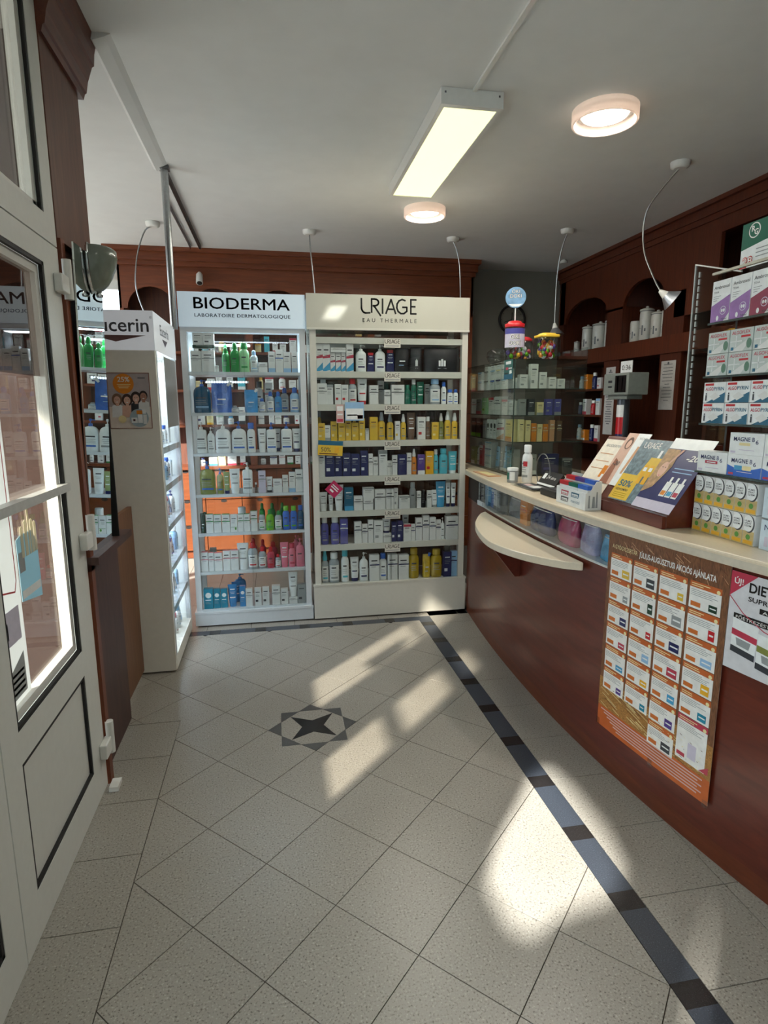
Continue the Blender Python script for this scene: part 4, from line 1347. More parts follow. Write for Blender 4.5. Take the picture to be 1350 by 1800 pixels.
for z0, z1, c_ in ((1.28, 1.42, 'red'), (1.42, 1.52, 'white'), (1.1, 1.28, 'navy')):
    sp.arc([(z0, .0508, .0508, 2), (z1, .0508, .0508, 2)], C(c_), math.pi * .75, math.pi * 1.35, 8)
spo = sp.mesh('poster_wrap'); so = bpy.data.objects.new('poster_wrap', spo); COL.objects.link(so); so.parent = td; so.location = (0.02, -0.07, -0.92)
MB().loft([(0, .07, .09, 2), (.02, .06, .08, 2)], TG, 16, (3.37, 2.33, 0.9205)).build('foot', td)
nc = MB().box(3.33, 3.335, 2.18, 2.34, 1.776, 1.87, C('white')); add_text(nc, '0:36', plane_fn((3.3295, 2.33, 1.80), (0, -1, 0), (0, 0, 1)), 0.01, 0, 0.04, BLACK_TXT, width=.12); nc.build('number_card', td)

# ================================================================== CEILING LAMPS
DIFF = mat('lit_diffuser', (230, 230, 180), 0.5, emit=(250, 250, 184), estr=1.2, noise=0.02)
def fluorescent(Y0, Y1, label):
    fx1 = empty('ceiling_light_fixture', (1.455, (Y0 + Y1) / 2, ZC), label, 'light fixture')
    fh = MB()
    X0, X1, ZB = 1.305, 1.605, 2.878
    fh.box(X0, X1, Y0, Y1, ZB + .012, ZC - .001, WHITE_LACQUER)
    for (a, b, c, e) in ((X0, X0 + .022, Y0, Y1), (X1 - .022, X1, Y0, Y1), (X0 + .022, X1 - .022, Y0, Y0 + .03), (X0 + .022, X1 - .022, Y1 - .02, Y1)):
        fh.box(a, b, c, e, ZB, ZB + .012, WHITE_LACQUER)
    fh.build('housing', fx1)
    MB().box(X0 + .022, X1 - .022, Y0 + .03, Y1 - .02, ZB + .004, ZB + .0115, DIFF).build('diffuser', fx1)
    for x in (X0 + .02, X1 - .02): MB().box(x - .004, x + .004, Y0 - .002, Y0, 2.925, 2.933, STEEL).build('screw', fx1)
    al = bpy.data.lights.new('fluorescent_light', 'AREA'); al.shape = 'RECTANGLE'; al.size = .25; al.size_y = Y1 - Y0 - .1; al.energy = 9; al.color = (1, 1, .88)
    alo = bpy.data.objects.new('fluorescent_light', al); alo.location = (1.455, (Y0 + Y1) / 2, ZB - .004); COL.objects.link(alo)
fluorescent(0.665, 1.905, 'long white box fluorescent ceiling fixture with glowing yellowish diffuser')
fluorescent(-3.95, -2.55, 'second fluorescent ceiling fixture, mirrored in the glossy cream sign board')
cd = box('cable_duct', 1.453, 1.473, -2.55, 0.664, ZC - .012, ZC - .0005, WHITE_LACQUER); tag(cd, 'thin white cable duct on ceiling leading to the fluorescent fixture', 'cable duct')
def ring_light(x, y, r, label):
    o = empty('ring_ceiling_light', (x, y, ZC), label, 'ceiling light', 'round ceiling lights')
    mb = MB(); zt, zb = ZC - .001, ZC - .062
    RG = paper_translucent('frosted_ring', (248, 236, 228), 0.42)
    n = 36; vs_ = []
    for (rr, z) in ((r, zt), (r, zb + .004), (r - .004, zb), (r - .012, zb), (r - .016, zb + .004), (r - .016, zt - .02)):
        vs_ += [(x + rr * math.cos(2 * math.pi * i / n), y + rr * math.sin(2 * math.pi * i / n), z) for i in range(n)]
    fs_ = [(k * n + i, k * n + (i + 1) % n, (k + 1) * n + (i + 1) % n, (k + 1) * n + i) for k in range(5) for i in range(n)]
    mb.add(vs_, fs_, RG, True); mb.build('ring', o)
    lp_ = MB(); lp_.loft([(0, r * .68, r * .68, 2), (.012, r * .72, r * .72, 2)], mat('lit_lamp_disc', (255, 250, 240), 0.5, emit=(255, 246, 228), estr=9.0, noise=0), 28, (x, y, ZC - .03)); lp_.build('lamp', o)
    rm = MB(); rm.loft([(0, r * .74, r * .74, 2), (.02, r * .8, r * .8, 2)], CHROME, 28, (x, y, ZC - .0215)); rm.build('reflector', o)
    li = bpy.data.lights.new('ring_light_lamp', 'AREA'); li.shape = 'DISK'; li.size = r * 1.2; li.energy = 11; li.color = (1, .92, .82)
    lo = bpy.data.objects.new('ring_light_lamp', li); lo.location = (x, y, ZC - .034); COL.objects.link(lo)
ring_light(2.16, 0.735, .158, 'larger round ring ceiling light glowing near the right front of ceiling')
ring_light(1.655, 2.33, .153, 'smaller-looking round ring ceiling light beyond the fluorescent fixture')
def pendant(x, y, pts, head_dir, label):
    o = empty('pendant_lamp', (x, y, ZC), label, 'lamp', 'bent cable pendant lamps')
    MB().loft([(-.038, .035, .035, 2), (-.03, .052, .052, 2), (-.001, .056, .056, 2)], WHITE_LACQUER, 20, (x, y, ZC)).build('canopy', o)
    P0 = [Vector((x, y, ZC - .03))] + [Vector(p) for p in pts]
    # smooth the cable
    sm = []
    for i in range(len(P0) - 1):
        p0 = P0[max(i - 1, 0)]; p1 = P0[i]; p2 = P0[i + 1]; p3 = P0[min(i + 2, len(P0) - 1)]
        for t in (0, .25, .5, .75):
            sm.append(0.5 * ((2 * p1) + (p2 - p0) * t + (2 * p0 - 5 * p1 + 4 * p2 - p3) * t * t + (3 * p1 - p0 - 3 * p2 + p3) * t ** 3))
    sm.append(P0[-1])
    MB().tube(sm, .0055, ALU, 8).build('cable', o)
    e = P0[-1]; d = Vector(head_dir).normalized()
    MB().tube([e - d * .01, e + d * .01, e + d * .04], [.010, .018, .028], mat('frosted_socket', (222, 222, 216), 0.4), 16).build('socket', o)
    MB().tube([e + d * .036, e + d * .095], [.028, .070], mat('satin_shade', (186, 192, 200), .28, metal=.85), 24).build('shade', o)
    return o
pendant(2.95, 1.24, [(2.95, 1.395, 2.858), (2.95, 1.53, 2.783), (2.95, 1.571, 2.673), (2.95, 1.538, 2.506), (2.95, 1.413, 2.321), (2.95, 1.335, 2.228)], (.75, -.32, -.62), 'bent cable pendant with chrome cone shade hanging nearest the right')
pendant(2.95, 2.64, [(2.95, 2.73, 2.808), (2.95, 2.784, 2.637), (2.95, 2.797, 2.453), (2.95, 2.793, 2.215)], (.1, -.15, -1), 'pendant whose dark cone shade hangs behind the candy jars')
pendant(2.09, 3.04, [(2.12, 3.03, 2.85), (2.145, 3.03, 2.75), (2.16, 3.03, 2.55), (2.165, 3.03, 2.34)], (0, 0, -1), 'pendant cable dropping behind the right end of the wide cabinet')
pendant(.85, 3.03, [(.856, 3.03, 2.80), (.87, 3.03, 2.64), (.885, 3.03, 2.45), (.89, 3.03, 2.34)], (0, 0, -1), 'pendant cable dropping behind the left end of the wide cabinet')
pendant(-.379, 3.02, [(-.439, 3.02, 2.886), (-.501, 3.02, 2.736), (-.534, 3.02, 2.564), (-.535, 3.02, 2.435), (-.502, 3.02, 2.305), (-.46, 3.02, 2.2)], (.3, 0, -1), 'pendant with curved pale cable left of the chrome pole')

# ================================================================== DISPLAY CABINETS
def lit_strip(parent, x0, x1, y, z, m, pitch=.018, name='led_strip'):
    mb = MB(); mb.box(x0, x1, y, y + .012, z, z + .016, WHITE_LACQUER)
    o = mb.build(name, parent)
    mb = MB()
    x = x0 + .006
    while x < x1 - .012:
        mb.box(x, x + .011, y - .0015, y, z + .002, z + .014, m); x += pitch
    mb.build('led', o)
COOL = mat('led_cool', (235, 245, 255), 0.5, emit=(225, 240, 255), estr=3.0, noise=0)
def spot_area(name, loc, sx_, sy_, energy, color, rot=(0, 0, 0)):
    l = bpy.data.lights.new(name, 'AREA'); l.shape = 'RECTANGLE'; l.size = sx_; l.size_y = sy_; l.energy = energy; l.color = color
    o = bpy.data.objects.new(name, l); o.location = loc; o.rotation_euler = rot; COL.objects.link(o)
    return o
# --- narrow cabinet
FRAME = mat('cabinet_frame_white', (212, 218, 222), 0.35, noise=0.02, coat=0.15)
nc_ = empty('narrow_display_cabinet', (.33, 2.05, 0), 'narrow white glass display cabinet with pale blue-lit sign, left of the wide one', 'cabinet')
YF, YK = 1.875, 2.235
box('sign_box', -.069, .731, YF - .012, YK, 2.022, 2.236, mat('sign_pale', (214, 228, 236), 0.22, noise=0.01, coat=0.3, emit=(206, 230, 248), estr=.22), nc_)
sign = nc_.children[-1]
lt = MB(); fnl = plane_fn((-.069, YF - .0128, 2.022), (1, 0, 0), (0, 0, 1))
SC = .80 / 225.0      # metres per pixel of the sign
[add_text(lt, 'BIODERMA', fnl, .097 + dx_, .113 + dz_, .071, DARK_TXT, width=.603) for dx_, dz_ in ((0, 0), (.0025, 0), (.0012, .001), (.0012, -.001))]
[add_text(lt, 'LABORATOIRE DERMATOLOGIQUE', fnl, .10 + dx_, .062, .022, mat('ink_blue', (32, 62, 86), 0.5), width=.603, space=1.15) for dx_ in (0, .0014)]
lt.build('lettering', sign)
for x0 in (-.067, .690): box('post', x0, x0 + .038, YF, YF + .04, .1, 2.022, FRAME, nc_)
for x0 in (-.067, .690): box('post', x0, x0 + .038, YK - .04, YK, .1, 2.022, FRAME, nc_)
box('base', -.078, .737, YF - .012, YK, 0.012, .095, FRAME, nc_); box('base_lip', -.080, .739, YF - .016, YK, .095, .112, FRAME, nc_)
box('top_rail', -.029, .690, YF, YF + .03, 1.992, 2.022, FRAME, nc_)
for z, txt in NARROW_ROWS:
    box('shelf', -.028, .690, YF + .004, YK - .045, z - .02, z, FRAME, nc_)
box('side_pane', -.064, -.060, YF + .04, YK - .04, .112, 2.022, GLASS, nc_); box('side_pane', .722, .726, YF + .04, YK - .04, .112, 2.022, GLASS, nc_)
box('front_pane', -.028, .330, YF - .006, YF - .003, .114, 1.99, GLASS, nc_); box('front_pane', .322, .690, YF - .001, YF + .002, .114, 1.99, GLASS, nc_)
box('rear_pane', -.028, .690, YK - .03, YK - .027, .114, 1.99, GLASS, nc_)
lit_strip(nc_, .12, .36, YK - .06, 1.93, COOL); lit_strip(nc_, .04, .34, YK - .06, 1.68, COOL)
spot_area('narrow_cabinet_light', (.33, 2.0, 1.985), .6, .1, 5.0, (.82, .92, 1.0))
NTOPS = [1.99 + .02] + [q[0] for q in NARROW_ROWS]
WTOPS = [1.975] + [q[0] for q in WIDE_ROWS]
NGAP = {}; WGAP = {}
SH = ['top', 'second', 'third', 'fourth', 'fifth', 'sixth', 'bottom']
for i_, s_ in enumerate(SH):
    NGAP[s_] = NTOPS[i_] - .02 - NTOPS[i_ + 1]; WGAP[s_] = WTOPS[i_] - .042 - WTOPS[i_ + 1]
def style_n(k, body, acc, i):
    if k != 'c': return None
    if acc == 'white' and body in ('teal', 'azure'): return 4
    if acc == 'leaf': return 7
    return 1 if acc in ('sky',) else (3 if acc in ('charcoal',) else 2)
for (z, txt), s in zip(NARROW_ROWS, SH):
    stock_shelf(z, txt, YF, 'narrow white cabinet', s, 'goods in the narrow white cabinet', style_n, NGAP[s], (-.028, .690))
# --- wide cabinet
WOFF = mat('cabinet_offwhite', (214, 212, 202), 0.3, noise=0.02, coat=0.2)
wc = empty('wide_display_cabinet', (1.30, 2.05, 0), 'wide off-white glass display cabinet with glossy cream sign board', 'cabinet')
YF2, YK2 = 1.862, 2.24
SIGN2 = mat('sign_cream_gloss', (206, 204, 192), 0.05, noise=0.0, coat=0.6)
box('sign_box', .738, 1.858, YF2 - .012, YK2, 2.022, 2.246, SIGN2, wc)
sign2 = wc.children[-1]
MB().box(.738, 1.858, YF2 - .018, YF2 - .011, 2.018, 2.032, WOFF).build('sign_trim', sign2)
def brand_u(mb, fn, h, m, w):
    """The wordmark: single-stroke capitals U R I A G E."""
    s = h
    def arcp(cx, cy, rx, ry, a0, a1, n=8):
        return [(cx + rx * math.cos(math.radians(a0 + (a1 - a0) * i / n)), cy + ry * math.sin(math.radians(a0 + (a1 - a0) * i / n))) for i in range(n + 1)]
    x = 0.0
    S1 = lambda pts: stroke(mb, fn, [(p[0] * s, p[1] * s) for p in pts], w, m)
    S1([(0, 1), (0, .38)] + arcp(.32, .38, .32, .38, 180, 270) + [(.62, .02)])
    S1([(.74, .06), (.74, .98), (.95, .98)] + arcp(.98, .75, .28, .23, 90, -90) + [(.86, .52), (1.0, .40), (1.40, -.16)])
    S1([(1.55, 0), (1.55, 1)])
    S1([(1.80, 0), (2.18, .98), (2.52, 0)]); S1([(1.95, .3), (2.40, .3)])
    S1(arcp(3.02, .5, .42, .5, 60, 320) + [(3.36, .18), (3.36, .46), (3.05, .46)])
    S1([(4.05, 1), (3.66, 1), (3.66, .02), (4.06, .02)]); S1([(3.66, .52), (3.98, .52)])
lt = MB(); fnw = plane_fn((1.105, YF2 - .0128, 2.130), (1, 0, 0), (0, 0, 1)); brand_u(lt, fnw, .092, BLACK_TXT, .0115)
add_text(lt, 'EAU THERMALE', plane_fn((1.112, YF2 - .0128, 2.072), (1, 0, 0), (0, 0, 1)), 0, 0, .026, BLACK_TXT, width=.37, space=1.6)
lt.build('lettering', sign2)
for x0 in (.757, 1.812): box('post', x0, x0 + .042, YF2, YF2 + .04, .26, 2.022, WOFF, wc); box('post', x0, x0 + .042, YK2 - .04, YK2, .26, 2.022, WOFF, wc)
box('base', .745, 1.868, YF2 - .010, YK2, .012, .252, WOFF, wc); box('base_lip', .740, 1.872, YF2 - .014, YK2, .252, .2645, WOFF, wc)
BR = mat('ink_brandgrey', (74, 66, 60), 0.5)
for n_, (z, txt) in enumerate([(1.975, '')] + WIDE_ROWS):
    if n_ < 7:
        st_ = box('shelf', .799, 1.812, YF2 + .004, YK2 - .045, z - .042, z if n_ else z - .002, WOFF, wc)
        pl_ = MB().box(1.258, 1.372, YF2 - .010, YF2 - .0085, z - .066, z - .006, WOFF)
        po = pl_.build('shelf_sign', wc)
        lt = MB(); brand_u(lt, plane_fn((1.264, YF2 - .0106, z - .038), (1, 0, 0), (0, 0, 1)), .025, BR, .0036); rect(lt, plane_fn((1.268, YF2 - .0106, z - .058), (1, 0, 0), (0, 0, 1)), 0, 0, .095, .006, C('grey')); lt.build('lettering', po)
box('front_pane', .799, 1.31, YF2 - .007, YF2 - .004, .268, 2.01, GLASS, wc); box('front_pane', 1.30, 1.812, YF2 - .002, YF2 + .001, .268, 2.01, GLASS, wc)
box('side_pane', .760, .764, YF2 + .04, YK2 - .04, .266, 2.02, GLASS, wc); box('side_pane', 1.846, 1.850, YF2 + .04, YK2 - .04, .266, 2.02, GLASS, wc)
box('rear_pane', .799, 1.812, YK2 - .03, YK2 - .027, .268, 2.01, thin_glass('smoked_glass', (150, 140, 130)), wc)
def style_w(k, body, acc, i):
    if k != 'c': return None
    if acc == 'cyan' and body == 'paper': return 5
    if body == 'navy' and acc == 'white': return 3
    if acc in ('charcoal', 'navy'): return 2
    if acc in ('yellow', 'red', 'cream'): return 3
    return None
for (z, txt), s in zip(WIDE_ROWS, SH):
    stock_shelf(z, txt, YF2, 'wide cabinet', s, 'goods in the wide cabinet', style_w, WGAP[s], (.799, 1.812))
# stickers hanging on its glass
def glass_card(name, x0, x1, z0, z1, m, label, tilt=0.0):
    mb = MB().box(-(x1 - x0) / 2, (x1 - x0) / 2, -.0012, 0, -(z1 - z0) / 2, (z1 - z0) / 2, m)
    o = thing(mb, name); o.location = ((x0 + x1) / 2, YF2 - .0125, (z0 + z1) / 2); o.rotation_euler = (0, tilt, 0)
    tag(o, label, 'card'); return o
def card_print(o, items, name='print'):
    p = MB(); fn = plane_fn((0, -.0018, 0), (1, 0, 0), (0, 0, 1))
    for it in items:
        if it[0] == 'r': rect(p, fn, *it[1:5], C(it[5]))
        else: add_text(p, it[1], fn, it[2], it[3], it[4], C(it[5]), align='C')
    part(p, name, o)
o = glass_card('offer_card', .985, 1.115, 1.42, 1.545, C('sky'), 'pale blue and white offer card hung over the second shelf of wide cabinet')
card_print(o, [('r', -.06, -.055, .06, .02, 'white'), ('r', -.05, -.03, .02, -.02, 'lilac'), ('r', .02, -.05, .058, -.025, 'pink')])
o = glass_card('tube_card', .925, .975, 1.405, 1.53, C('blush'), 'pink tube-shaped card left of the pale blue offer card')
card_print(o, [('r', -.02, .02, .02, .05, 'white'), ('r', -.02, -.055, .02, -.035, 'rose'), ('r', -.018, -.01, .018, 0, 'white')])
o = glass_card('offer_card', .795, .965, 1.185, 1.285, C('yellow'), 'yellow half price offer card at lower left of the yellow shelf', .06)
card_print(o, [('r', -.085, .02, .085, .05, 'petrol'), ('t', '50%', -.03, -.025, .03, 'charcoal'), ('r', .03, -.03, .06, .01, 'amber'), ('r', -.075, -.042, .05, -.036, 'bark')])
o = glass_card('diamond_card', .855, .945, .905, .995, C('magenta'), 'magenta diamond-shaped promotional card on the fifth shelf glass', math.radians(45))
card_print(o, [('r', -.03, .015, .025, .022, 'white'), ('r', -.03, 0, .03, .008, 'white'), ('r', -.02, -.025, .01, -.012, 'white')])

# --- cream cabinet side-on at the left
ec = empty('side_display_cabinet', (-.30, 1.5, 0), 'cream display cabinet seen side-on at left with lit glass front', 'cabinet')
XFr, XBk, EY0, EY1 = -.10, -.50, 1.163, 1.86
box('side_panel', XBk, XFr - .002, EY0, EY0 + .02, .012, 1.812, CREAM_LAM, ec)
box('far_panel', XBk, XFr - .002, EY1 - .02, EY1, .012, 1.812, WHITE_LACQUER, ec)
box('rear_panel', XBk, XBk + .02, EY0 + .02, EY1 - .02, .012, 1.812, WHITE_LACQUER, ec)
box('base', XBk + .02, XFr, EY0 + .02, EY1 - .02, .012, .095, CREAM_LAM, ec)
hb_ = box('sign_box', XBk - .01, XFr + .002, EY0 - .006, EY1 + .004, 1.812, 2.012, mat('sign_white_glow', (232, 234, 236), 0.25, noise=0.01, coat=0.2, emit=(232, 238, 246), estr=.18), ec)  # faint glow in the material stands in for sun on the sign
BRN = mat('ink_mauve', (120, 86, 84), 0.5)
lt = MB(); fns = plane_fn((-.414, EY0 - .0068, 1.812), (1, 0, 0), (0, 0, 1))
add_text(lt, 'Eucerin', fns, 0.0, .094, .070, GREY_TXT, width=.292, bold=.012)
add_text(lt, '®', fns, .298, .160, .012, GREY_TXT)
poly(lt, fns, [(.0, .075), (.275, .075), (.125, .042)], BRN)
lt.build('lettering', hb_)
lt = MB(); fnr = plane_fn((XFr + .0028, 1.34, 1.812), (0, 1, 0), (0, 0, 1))
add_text(lt, 'Eucerin', fnr, 0.0, .098, .058, GREY_TXT, width=.27, bold=.01)
poly(lt, fnr, [(.05, .080), (.22, .080), (.135, .042)], mat('ink_darkmauve', (70, 52, 60), 0.5))
lt.build('lettering', hb_)
for y0 in (EY0 + .02, EY1 - .05): box('post', XFr - .03, XFr, y0, y0 + .03, .095, 1.812, FRAME, ec)
box('front_pane', XFr - .004, XFr - .001, EY0 + .05, EY1 - .05, .097, 1.81, GLASS, ec)
for z in (.36, .60, .845, 1.08, 1.295):
    box('shelf', XBk + .03, XFr - .008, EY0 + .02, EY1 - .02, z - .036, z, FRAME, ec)
spot_area('side_cabinet_light', (-.3, 1.51, 1.80), .3, .55, 6.0, (.78, .88, 1.0))
for z in (1.29, 1.04, .80, .56, .32):
    spot_area('side_cabinet_shelf_light', (-.3, 1.51, z - .045 if z > 1 else z - .005), .3, .5, 2.8, (.78, .88, 1.0))
op = box('upper_film', XFr - .0005, XFr + .0005, EY0 + .25, EY1 - .05, 1.40, 1.80, mat('silver_film', (140, 136, 128), 0.3, metal=0.3), ec)
kk = 0
for s, z in zip(('lowest', 'second lowest', 'third lowest', 'fourth lowest', 'fifth lowest', 'top'), (.095, .36, .60, .845, 1.08, 1.295)):
    for q in range(6):
        rnd = random.Random(int(z * 100) + q * 7)
        kd = rnd.choice(('c', 'c', 'pump', 'tube', 'cyl'))
        b_, a_ = rnd.choice((('white', 'sky'), ('paper', 'navy'), ('paper', 'rose'), ('white', 'blue'), ('sky', 'white')))
        h_ = rnd.uniform(.10, .155); w_ = rnd.uniform(.05, .075)
        o = product(kd, w_, h_, b_, a_, '', kk); kk += 1
        o.location = (XFr - .07, EY0 + .095 + .098 * q, z + .0005); o.rotation_euler[2] = math.pi / 2
        tag(o, '%s, %s from near end, %s shelf of cream cabinet' % (describe(kd, b_, a_), ORD[q], s), KIND_CAT[kd], 'goods in the cream side cabinet')
# poster on its side
fp = MB().box(-.352, -.138, EY0 - .0015, EY0, 1.405, 1.697, mat('poster_mauve', (178, 168, 168), 0.5)); po = fp.build('side_poster', None, (-.245, EY0, 1.405)); tag(po, 'framed offer poster with four smiling people on the cream cabinet side', 'poster')
pm = MB(); fq = plane_fn((-.352, EY0 - .0022, 1.405), (1, 0, 0), (0, 0, 1)); PW, PH = .214, .292
for (a, b, c_, e) in ((0, 0, PW, .004), (0, PH - .004, PW, PH), (0, 0, .004, PH), (PW - .004, 0, PW, PH)): rect(pm, fq, a, b, c_, e, mat('frame_brown', (142, 96, 78), 0.4))
pm.build('frame', po)
pm = MB(); rect(pm, fq, .004, .004, PW - .004, .115, mat('poster_cream', (226, 216, 204), 0.5)); disc(pm, plane_fn((-.352, EY0 - .0024, 1.405), (1, 0, 0), (0, 0, 1)), .082, .235, .052, C('orange'), 28)
fq2 = plane_fn((-.352, EY0 - .0027, 1.405), (1, 0, 0), (0, 0, 1)); add_text(pm, '25%', fq2, .084, .245, .026, WHITE_INK, align='C', bold=.02)
for k in range(3): rect(pm, fq2, .05 + .004 * k, .230 - .009 * k, .118 - .006 * k, .233 - .009 * k, C('cream'))
rect(pm, fq2, .155, .262, .192, .267, GREY_TXT); pm.build('offer_print', po)
pm = MB(); HAIR = [mat('hair_a', (128, 96, 74), .6), mat('hair_b', (70, 48, 40), .6), mat('hair_c', (58, 42, 40), .6), mat('hair_d', (44, 34, 34), .6)]
SK = [mat('skin_a', (214, 172, 150), .6), mat('skin_b', (222, 180, 158), .6), mat('skin_c', (216, 174, 154), .6), mat('skin_d', (172, 126, 104), .6)]
for k, (u, v, lg_) in enumerate(((.045, .150, 1), (.095, .148, 1), (.140, .160, 1), (.178, .168, 0))):
    L = [plane_fn((-.352, EY0 - .0026 - .00025 * q - .0008 * k / 4, 1.405), (1, 0, 0), (0, 0, 1)) for q in range(5)]
    poly(pm, L[0], [(u - .03, .06), (u + .03, .06), (u + .026, v - .03), (u + .01, v - .022), (u - .01, v - .022), (u - .026, v - .03)], (C('white'), SK[1], C('charcoal'), C('paper'))[k])
    disc(pm, L[1], u, v + (.003 if lg_ else .006), .026 if lg_ else .021, HAIR[k], 18, .032 if lg_ else .025)
    rect(pm, L[2], u - .008, v - .03, u + .008, v - .01, SK[k])
    disc(pm, L[3], u, v - .001, .0165, SK[k], 18, .021)
    for sx_ in (-1, 1): disc(pm, L[4], u + sx_ * .006, v + .004, .002, HAIR[3], 8, .0014)
    disc(pm, L[4], u, v - .010, .006, C('white'), 10, .0022)
pm.build('people_print', po)
pm = MB(); f5 = plane_fn((-.352, EY0 - .0046, 1.405), (1, 0, 0), (0, 0, 1)); f6 = plane_fn((-.352, EY0 - .0049, 1.405), (1, 0, 0), (0, 0, 1))
disc(pm, f5, .150, .056, .048, mat('disc_greyblue', (158, 178, 186), .5), 28)
for k, (u, v, w_, h_, c_) in enumerate(((.110, .03, .03, .028, 'white'), (.143, .03, .024, .045, 'white'), (.170, .024, .018, .05, 'paper'), (.138, .076, .03, .02, 'orange'), (.165, .078, .02, .022, 'white'), (.118, .04, .012, .01, 'rose'))): rect(pm, f6, u, v, u + w_, v + h_, C(c_))
disc(pm, f5, .065, .05, .02, C('cream'), 18); pm.build('products_print', po)

# ================================================================== COUNTER
def xb(y):
    d = y - 0.5
    return 1.80 + (0.044 if d > 0 else 0.075) * d * d
ct = empty('service_counter', (2.1, .4, 0), 'curved mahogany service counter with clear display band under the worktop', 'counter')
ys = [2.30 - .06 * i for i in range(int((2.30 + 1.75) / .06) + 1)]
def curved(name, y_hi, y_lo, z0, z1, off, t, m, parent, n=None):
    n = n or max(2, int((y_hi - y_lo) / .06))
    mb = MB(); vs_ = []; fs_ = []
    for i in range(n + 1):
        y = y_hi + (y_lo - y_hi) * i / n
        x = xb(y) + off
        vs_ += [(x, y, z0), (x, y, z1), (x + t, y, z1), (x + t, y, z0)]
    for i in range(n):
        a = 4 * i
        for k in range(4):
            fs_.append((a + k, a + (k + 1) % 4, a + 4 + (k + 1) % 4, a + 4 + k))
    fs_ += [(0, 3, 2, 1), (4 * n, 4 * n + 1, 4 * n + 2, 4 * n + 3)]
    mb.add(vs_, fs_, m)
    return mb.build(name, parent)
BX = 2.35
curved('front_panel', 1.86, -1.75, .075, .862, 0, .02, MAHOGANY, ct)
curved('upper_panel', -.10, -1.75, .862, 1.028, 0, .02, MAHOGANY, ct)
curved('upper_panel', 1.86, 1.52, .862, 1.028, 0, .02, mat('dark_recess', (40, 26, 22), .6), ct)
curved('kick_board', 1.86, -1.75, .0, .075, .004, .02, wood('kick_wood', (92, 40, 20), (112, 54, 30), .4, axis=1), ct)
curved('display_floor', 1.52, -.10, .862, .872, .0, .24, WHITE_LACQUER, ct)
curved('display_back', 1.52, -.10, .872, 1.028, .235, .01, mat('recess_back', (206, 206, 204), .6), ct)
PLEX = thin_glass('plexi_band', (248, 250, 251), 1.4)
curved('display_pane', 1.52, -.42, .868, 1.026, -.008, .003, PLEX, ct)
br_ = MB().slab([(0, 0), (.17, 0), (.17, .16), (.14, .16), (.14, .03), (.0, .03)], (xb(1.52) - .012, 1.52, .866), (0, -1, 0), (0, 0, 1), (-1, 0, 0), .004, FRAME).build('pane_bracket', ct)
# worktop: a thing of its own
tp = MB()
N = 60
o1 = []; o2 = []
for i in range(N + 1):
    y = 2.30 + (-1.75 - 2.30) * i / N
    if y > 1.84: 
        o1.append((1.89, y))
    else:
        o1.append((xb(y) - .035, y))
front = o1
pl = [(p[0], p[1]) for p in front] + [(2.62, -1.75), (2.62, 2.30)]
tp.prism(pl, 1.03, 1.07, mat('cream_worktop', (228, 212, 186), 0.3, noise=0.04, scale=120, coat=0.2))
top = tp.build('counter_worktop', None, (2.1, .4, 1.03), bevel=0.006); tag(top, 'cream laminate worktop running along the whole service counter', 'worktop')
tr_ = MB(); vs_ = []; fs_ = []
for (x, y) in front: vs_ += [(x - .0015, y, 1.034), (x - .0015, y, 1.058)]
for i in range(len(front) - 1): fs_.append((2 * i, 2 * i + 2, 2 * i + 3, 2 * i + 1))
tr_.add(vs_, fs_, mat('edge_band', (206, 196, 178), .35)); tr_.build('edge_band', top)
# half-moon writing shelf
hm = empty('half_moon_shelf', (1.72, .72, .80), 'cream half-moon handbag shelf with bracket on the counter front', 'shelf')
outl = [(1.822, 1.34), (1.77, 1.285), (1.688, 1.125), (1.622, .961), (1.575, .77), (1.549, .589), (1.552, .47), (1.57, .381), (1.605, .28), (1.647, .20), (1.718, .105), (1.79, .055), (1.800, .07)]
sm = []
for i in range(len(outl) - 1):
    p0, p1, p2, p3 = [Vector(outl[max(0, min(len(outl) - 1, i + k))]) for k in (-1, 0, 1, 2)]
    for t in (0, .33, .66): sm.append(0.5 * ((2 * p1) + (p2 - p0) * t + (2 * p0 - 5 * p1 + 4 * p2 - p3) * t * t + (3 * p1 - p0 - 3 * p2 + p3) * t ** 3))
sm.append(Vector(outl[-1]))
pl = [(p.x, p.y) for p in sm]
back = [(xb(y) - .009, y) for y in (.2, .5, .8, 1.1, 1.32)]
pl = pl + back
mb = MB().prism(pl, .815, .85, mat('cream_shelf_top', (224, 212, 190), .32, noise=.03, scale=100, coat=.15)); mb.build('shelf_board', hm, bevel=.004)
bk = MB(); bk.slab([(0, 0), (.18, 0), (.18, -.03), (.03, -.22), (0, -.22)], (xb(.72) - .001, .72, .8175), (-1, 0, 0), (0, 0, 1), (0, 1, 0), .025, MAHOGANY); bk.build('bracket', hm)
# goods behind the clear band
def bag(y0, y1, z1, m, x_off, label, seed):
    w = abs(y1 - y0); h = z1 - .8725
    mb = MB()
    rows = [(h * t, w / 2 * a, .035 * b, 2.6, .004 * math.sin(seed + 7 * t), 0) for t, a, b in ((0, .9, .7), (.1, 1, 1), (.35, .97, .95), (.6, 1, .8), (.85, .93, .45), (1, .82, .12))]
    mb.loft(rows, m, 22)
    o = thing(mb, 'gift_bag'); y = (y0 + y1) / 2
    o.location = (xb(y) + .06 + x_off, y, .8725); o.rotation_euler[2] = -math.pi / 2
    tag(o, label, 'bag', 'goods behind the counter band')
    p = MB(); p.loft([(h * .90, w / 2 * .86, .016, 2.6), (h * .93, w / 2 * .86, .016, 2.6)], C('white'), 16); part(p, 'seal', o)
shiny = lambda n_, c_: mat(n_, c_, .15, noise=.25, scale=22, bump=.6, coat=.5)
bag(.72, .46, 1.0, shiny('blue_vinyl', (52, 64, 110)), 0, 'dark blue shiny pouch behind the clear counter band', 1)
